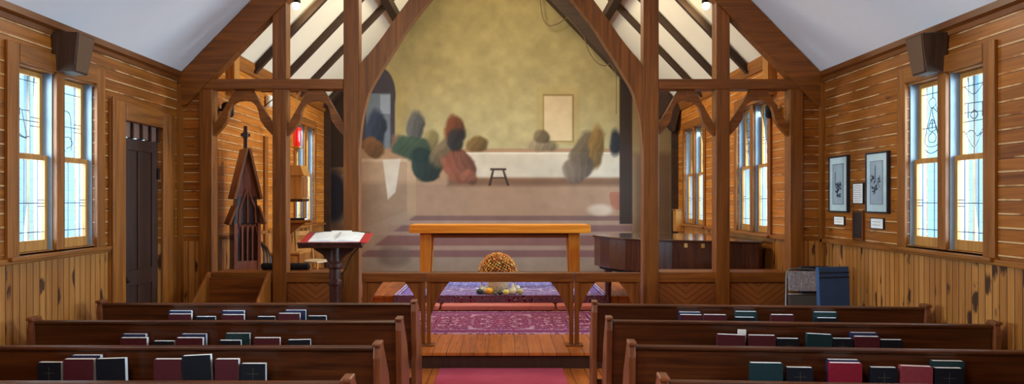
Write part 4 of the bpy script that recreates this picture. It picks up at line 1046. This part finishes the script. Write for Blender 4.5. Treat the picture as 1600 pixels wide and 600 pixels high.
# bracket shelf and black book
ws = empty('wall_shelf', 'small wooden bracket shelf on the left chancel wall below the cupboard', 'shelf', (-WC+.002, 11.05, 1.15))
MB().box(0, .50, -.14, .14, .27, .31).build('board', 'pine_y', ws, bevel=.004)
MB().prism([(0, 0), (.06, .02), (.28, .20), (.38, .27), (0, .27)], 'y', -.02, .02).build('bracket', 'shrine_roof', ws)
o = MB().box(-.13, .13, -.09, .09, 0, .03).build('book', 'lead_black', loc=(-WC+.26, 11.05, 1.462)); tag(o, 'thin black book lying on the bracket shelf', 'book')
MB().box(-.125, .132, -.085, .085, .004, .026).build('pages', 'page_edge', o)
lb = empty('low_cupboard', 'small low light wood cupboard on the floor below the bracket shelf', 'cupboard', (-WC+.24, 10.72, P2))
MB().box(-.20, .18, -.15, .15, 0, .60).build('body', 'pine_z', lb, bevel=.004)
MB().box(-.21, .19, -.17, .15, .60, .625).build('top', 'brown_light', lb, bevel=.003)
MB().box(-.17, .15, -.160, -.151, .04, .57).build('door', 'brown_light', lb, bevel=.003)
# sanctuary lamp
sl = empty('sanctuary_lamp', 'red glass sanctuary lamp hanging on chains at the left chancel window', 'lamp', (-2.93, 10.1, 2.47))
RED = glass('red lamp glass', (.9, .03, .03))
t = NT('red glass lit'); t.b.inputs['Base Color'].default_value = (.65, .01, .01, 1); t.b.inputs['Roughness'].default_value = .12
t.b.inputs['Transmission Weight'].default_value = .25; t.b.inputs['Emission Color'].default_value = (1, .02, .01, 1); t.b.inputs['Emission Strength'].default_value = .35
MB().lathe([(.03, .06), (.048, .09), (.055, .16), (.058, .30), (.064, .345), (.058, .345), (.05, .30), (.04, .1)], n=20).build('glass_cup', t.m, sl, smooth=True)
MB().lathe([(.003, -.02), (.012, .0), (.03, .04), (.085, .055), (.085, .065), (.03, .062)], n=20).build('holder', 'brass', sl, smooth=True)
for k in range(3):
    a = k*2*PI/3+.4; m = MB(); m.tube([(.078*math.cos(a), .078*math.sin(a), .06), (.01*math.cos(a), .01*math.sin(a), .82)], .003, 5); m.build('chain', 'brass', sl)
m = MB(); m.tube(bez([(0, 0, .82), (0, 0, .87), (-.03, 0, .89), (-.06, 0, .86)], 4), .006, 6); m.tube([(-.51, 0, .86), (.03, 0, .86)], .010, 6); m.tube([(-.51, 0, .62), (-.2, 0, .86)], .007, 6)
m.build('wall_bracket', 'iron', sl)
# ladder-back chair
ch = empty('ladderback_chair', 'light wooden chair with woven seat behind the lectern at the left', 'chair', (-2.97, 11.25, P2), rz=math.radians(68))
for x, y, h in ((-.2, -.19, .43), (.2, -.19, .43)):
    MB().tube([(x, y, 0), (x, y, h)], .016, 8).build('leg', 'brown_light', ch, smooth=True)
for x in (-.2, .2):
    MB().tube([(x, .19, 0), (x, .19, .45), (x, .25, 1.0)], .017, 8).build('leg', 'brown_light', ch, smooth=True)
MB().box(-.21, .21, -.20, .20, .425, .455).build('seat', plain('pale woven rush', (206, 190, 160), .8, var=.2, scale=60), ch, bevel=.01)
for z in (.60, .74, .88): MB().box(-.19, .19, .205+(z-.45)*.11-.008, .205+(z-.45)*.11+.008, z-.035, z+.035).build('back_slat', 'brown_light', ch, bevel=.004)
for z in (.15, .28):
    m = MB(); m.tube([(-.2, -.19, z), (.2, -.19, z)], .009, 6); m.tube([(-.2, .19, z+.03), (.2, .19, z+.03)], .009, 6); m.tube([(-.2, -.19, z+.02), (-.2, .19, z+.02)], .009, 6); m.tube([(.2, -.19, z+.02), (.2, .19, z+.02)], .009, 6)
    m.build('stretcher', 'brown_light', ch)
# wall lamp, thermostat, black wall fittings
o = MB().lathe([(.03, 0), (.05, .02), (.055, .13), (.045, .17), (.02, .18)], n=18).build('wall_lamp', 'white', loc=(-WC+.055, 10.3, 3.13), smooth=True); tag(o, 'small white rounded wall lamp high on the left chancel wall', 'lamp')
o = MB().box(0, .03, -.04, .04, 0, .085).build('thermostat', 'white', loc=(-WC, 9.98, 1.86), bevel=.006); tag(o, 'small white thermostat box on the left chancel wall', 'thermostat')
for s, lab in ((-1, 'small black round wall spotlight behind the leftmost screen arch'), (1, 'small black round wall spotlight behind the rightmost screen arch')):
    r = empty('wall_spotlight', lab, 'spotlight', (s*(WC-.002), 8.62 if s < 0 else 8.72, 2.88), group='black wall spotlights')
    m = MB().lathe([(.045, -.09), (.07, -.07), (.072, .06), (.05, .09)], n=18); m.v = [(p[0]-s*.10, p[1], p[2]) for p in m.v]; m.build('housing', 'lead_black', r, smooth=True)
    m = MB().tube([(0, 0, 0), (-s*.06, 0, 0)], .015, 8); m.build('arm', 'iron', r)
# small wooden box at the right rear corner
wb = empty('wall_box', 'small golden wooden box on the wall beside the mural right edge', 'box', (WC-.002, 13.35, 1.18))
MB().box(-.16, 0, -.12, .12, 0, .40).build('body', 'brown_light', wb, bevel=.005); MB().box(-.18, 0, -.14, .14, .40, .42).build('lid', 'pine_y', wb, bevel=.004)

# chancel flood lamps (real lamps lighting the mural and ceiling)
for s in (-1, 1):
    x, y, z = s*2.62, 9.0, 4.24
    r = empty('flood_lamp', 'bright bulb lamp under the %s slope of the chancel ceiling near the screen top' % ('left' if s < 0 else 'right'), 'lamp', (x, y, z), group='chancel flood lamps')
    m = MB().ball((0, 0, 0.02), .05, 14, 10); m.build('bulb', emit('warm bulb', (1.0, .85, .5), 9), r, smooth=True)
    m = MB().lathe([(.03, .05), (.055, .06), (.05, .12), (.02, .14)], n=16); m.build('housing', 'iron', r, smooth=True)
    l = bpy.data.lights.new('flood_lamp_light', 'SPOT'); l.energy = 110; l.color = WARM; l.spot_size = math.radians(120); l.spot_blend = .9; l.shadow_soft_size = .12
    lo = bpy.data.objects.new('flood_lamp_light', l); COL.objects.link(lo); lo.location = (x, y+.08, z-.02); lo.rotation_euler = (Vector((-s*.9, YB, 3.6))-lo.location).to_track_quat('-Z', 'Y').to_euler()

# cable along the dark truss
def bk3(px, py, Y_=YB-.42): return ((px-783)*Y_/1100, Y_, H-(py-312)*Y_/1100)
m = MB(); m.tube(bez([bk3(843, -10), bk3(845, 8), bk3(849, 30), bk3(858, 40), bk3(872, 37), bk3(886, 27)], 6), .009, 6)
m.tube(bez([bk3(886, 27), bk3(900, 42), bk3(913, 58)], 4), .008, 6)
m.tube(bez([bk3(913, 58), bk3(920, 80), bk3(932, 97), bk3(945, 103), bk3(954, 100), bk3(963, 116)], 6), .008, 6)
m.tube([bk3(963, 116), bk3(963, 178)], .006, 6)
o = m.build('hanging_cable', plain('brown cable', (92, 72, 48), .6)); tag(o, 'thin brown cable drooping from the dark truss at the right of the mural', 'cable')
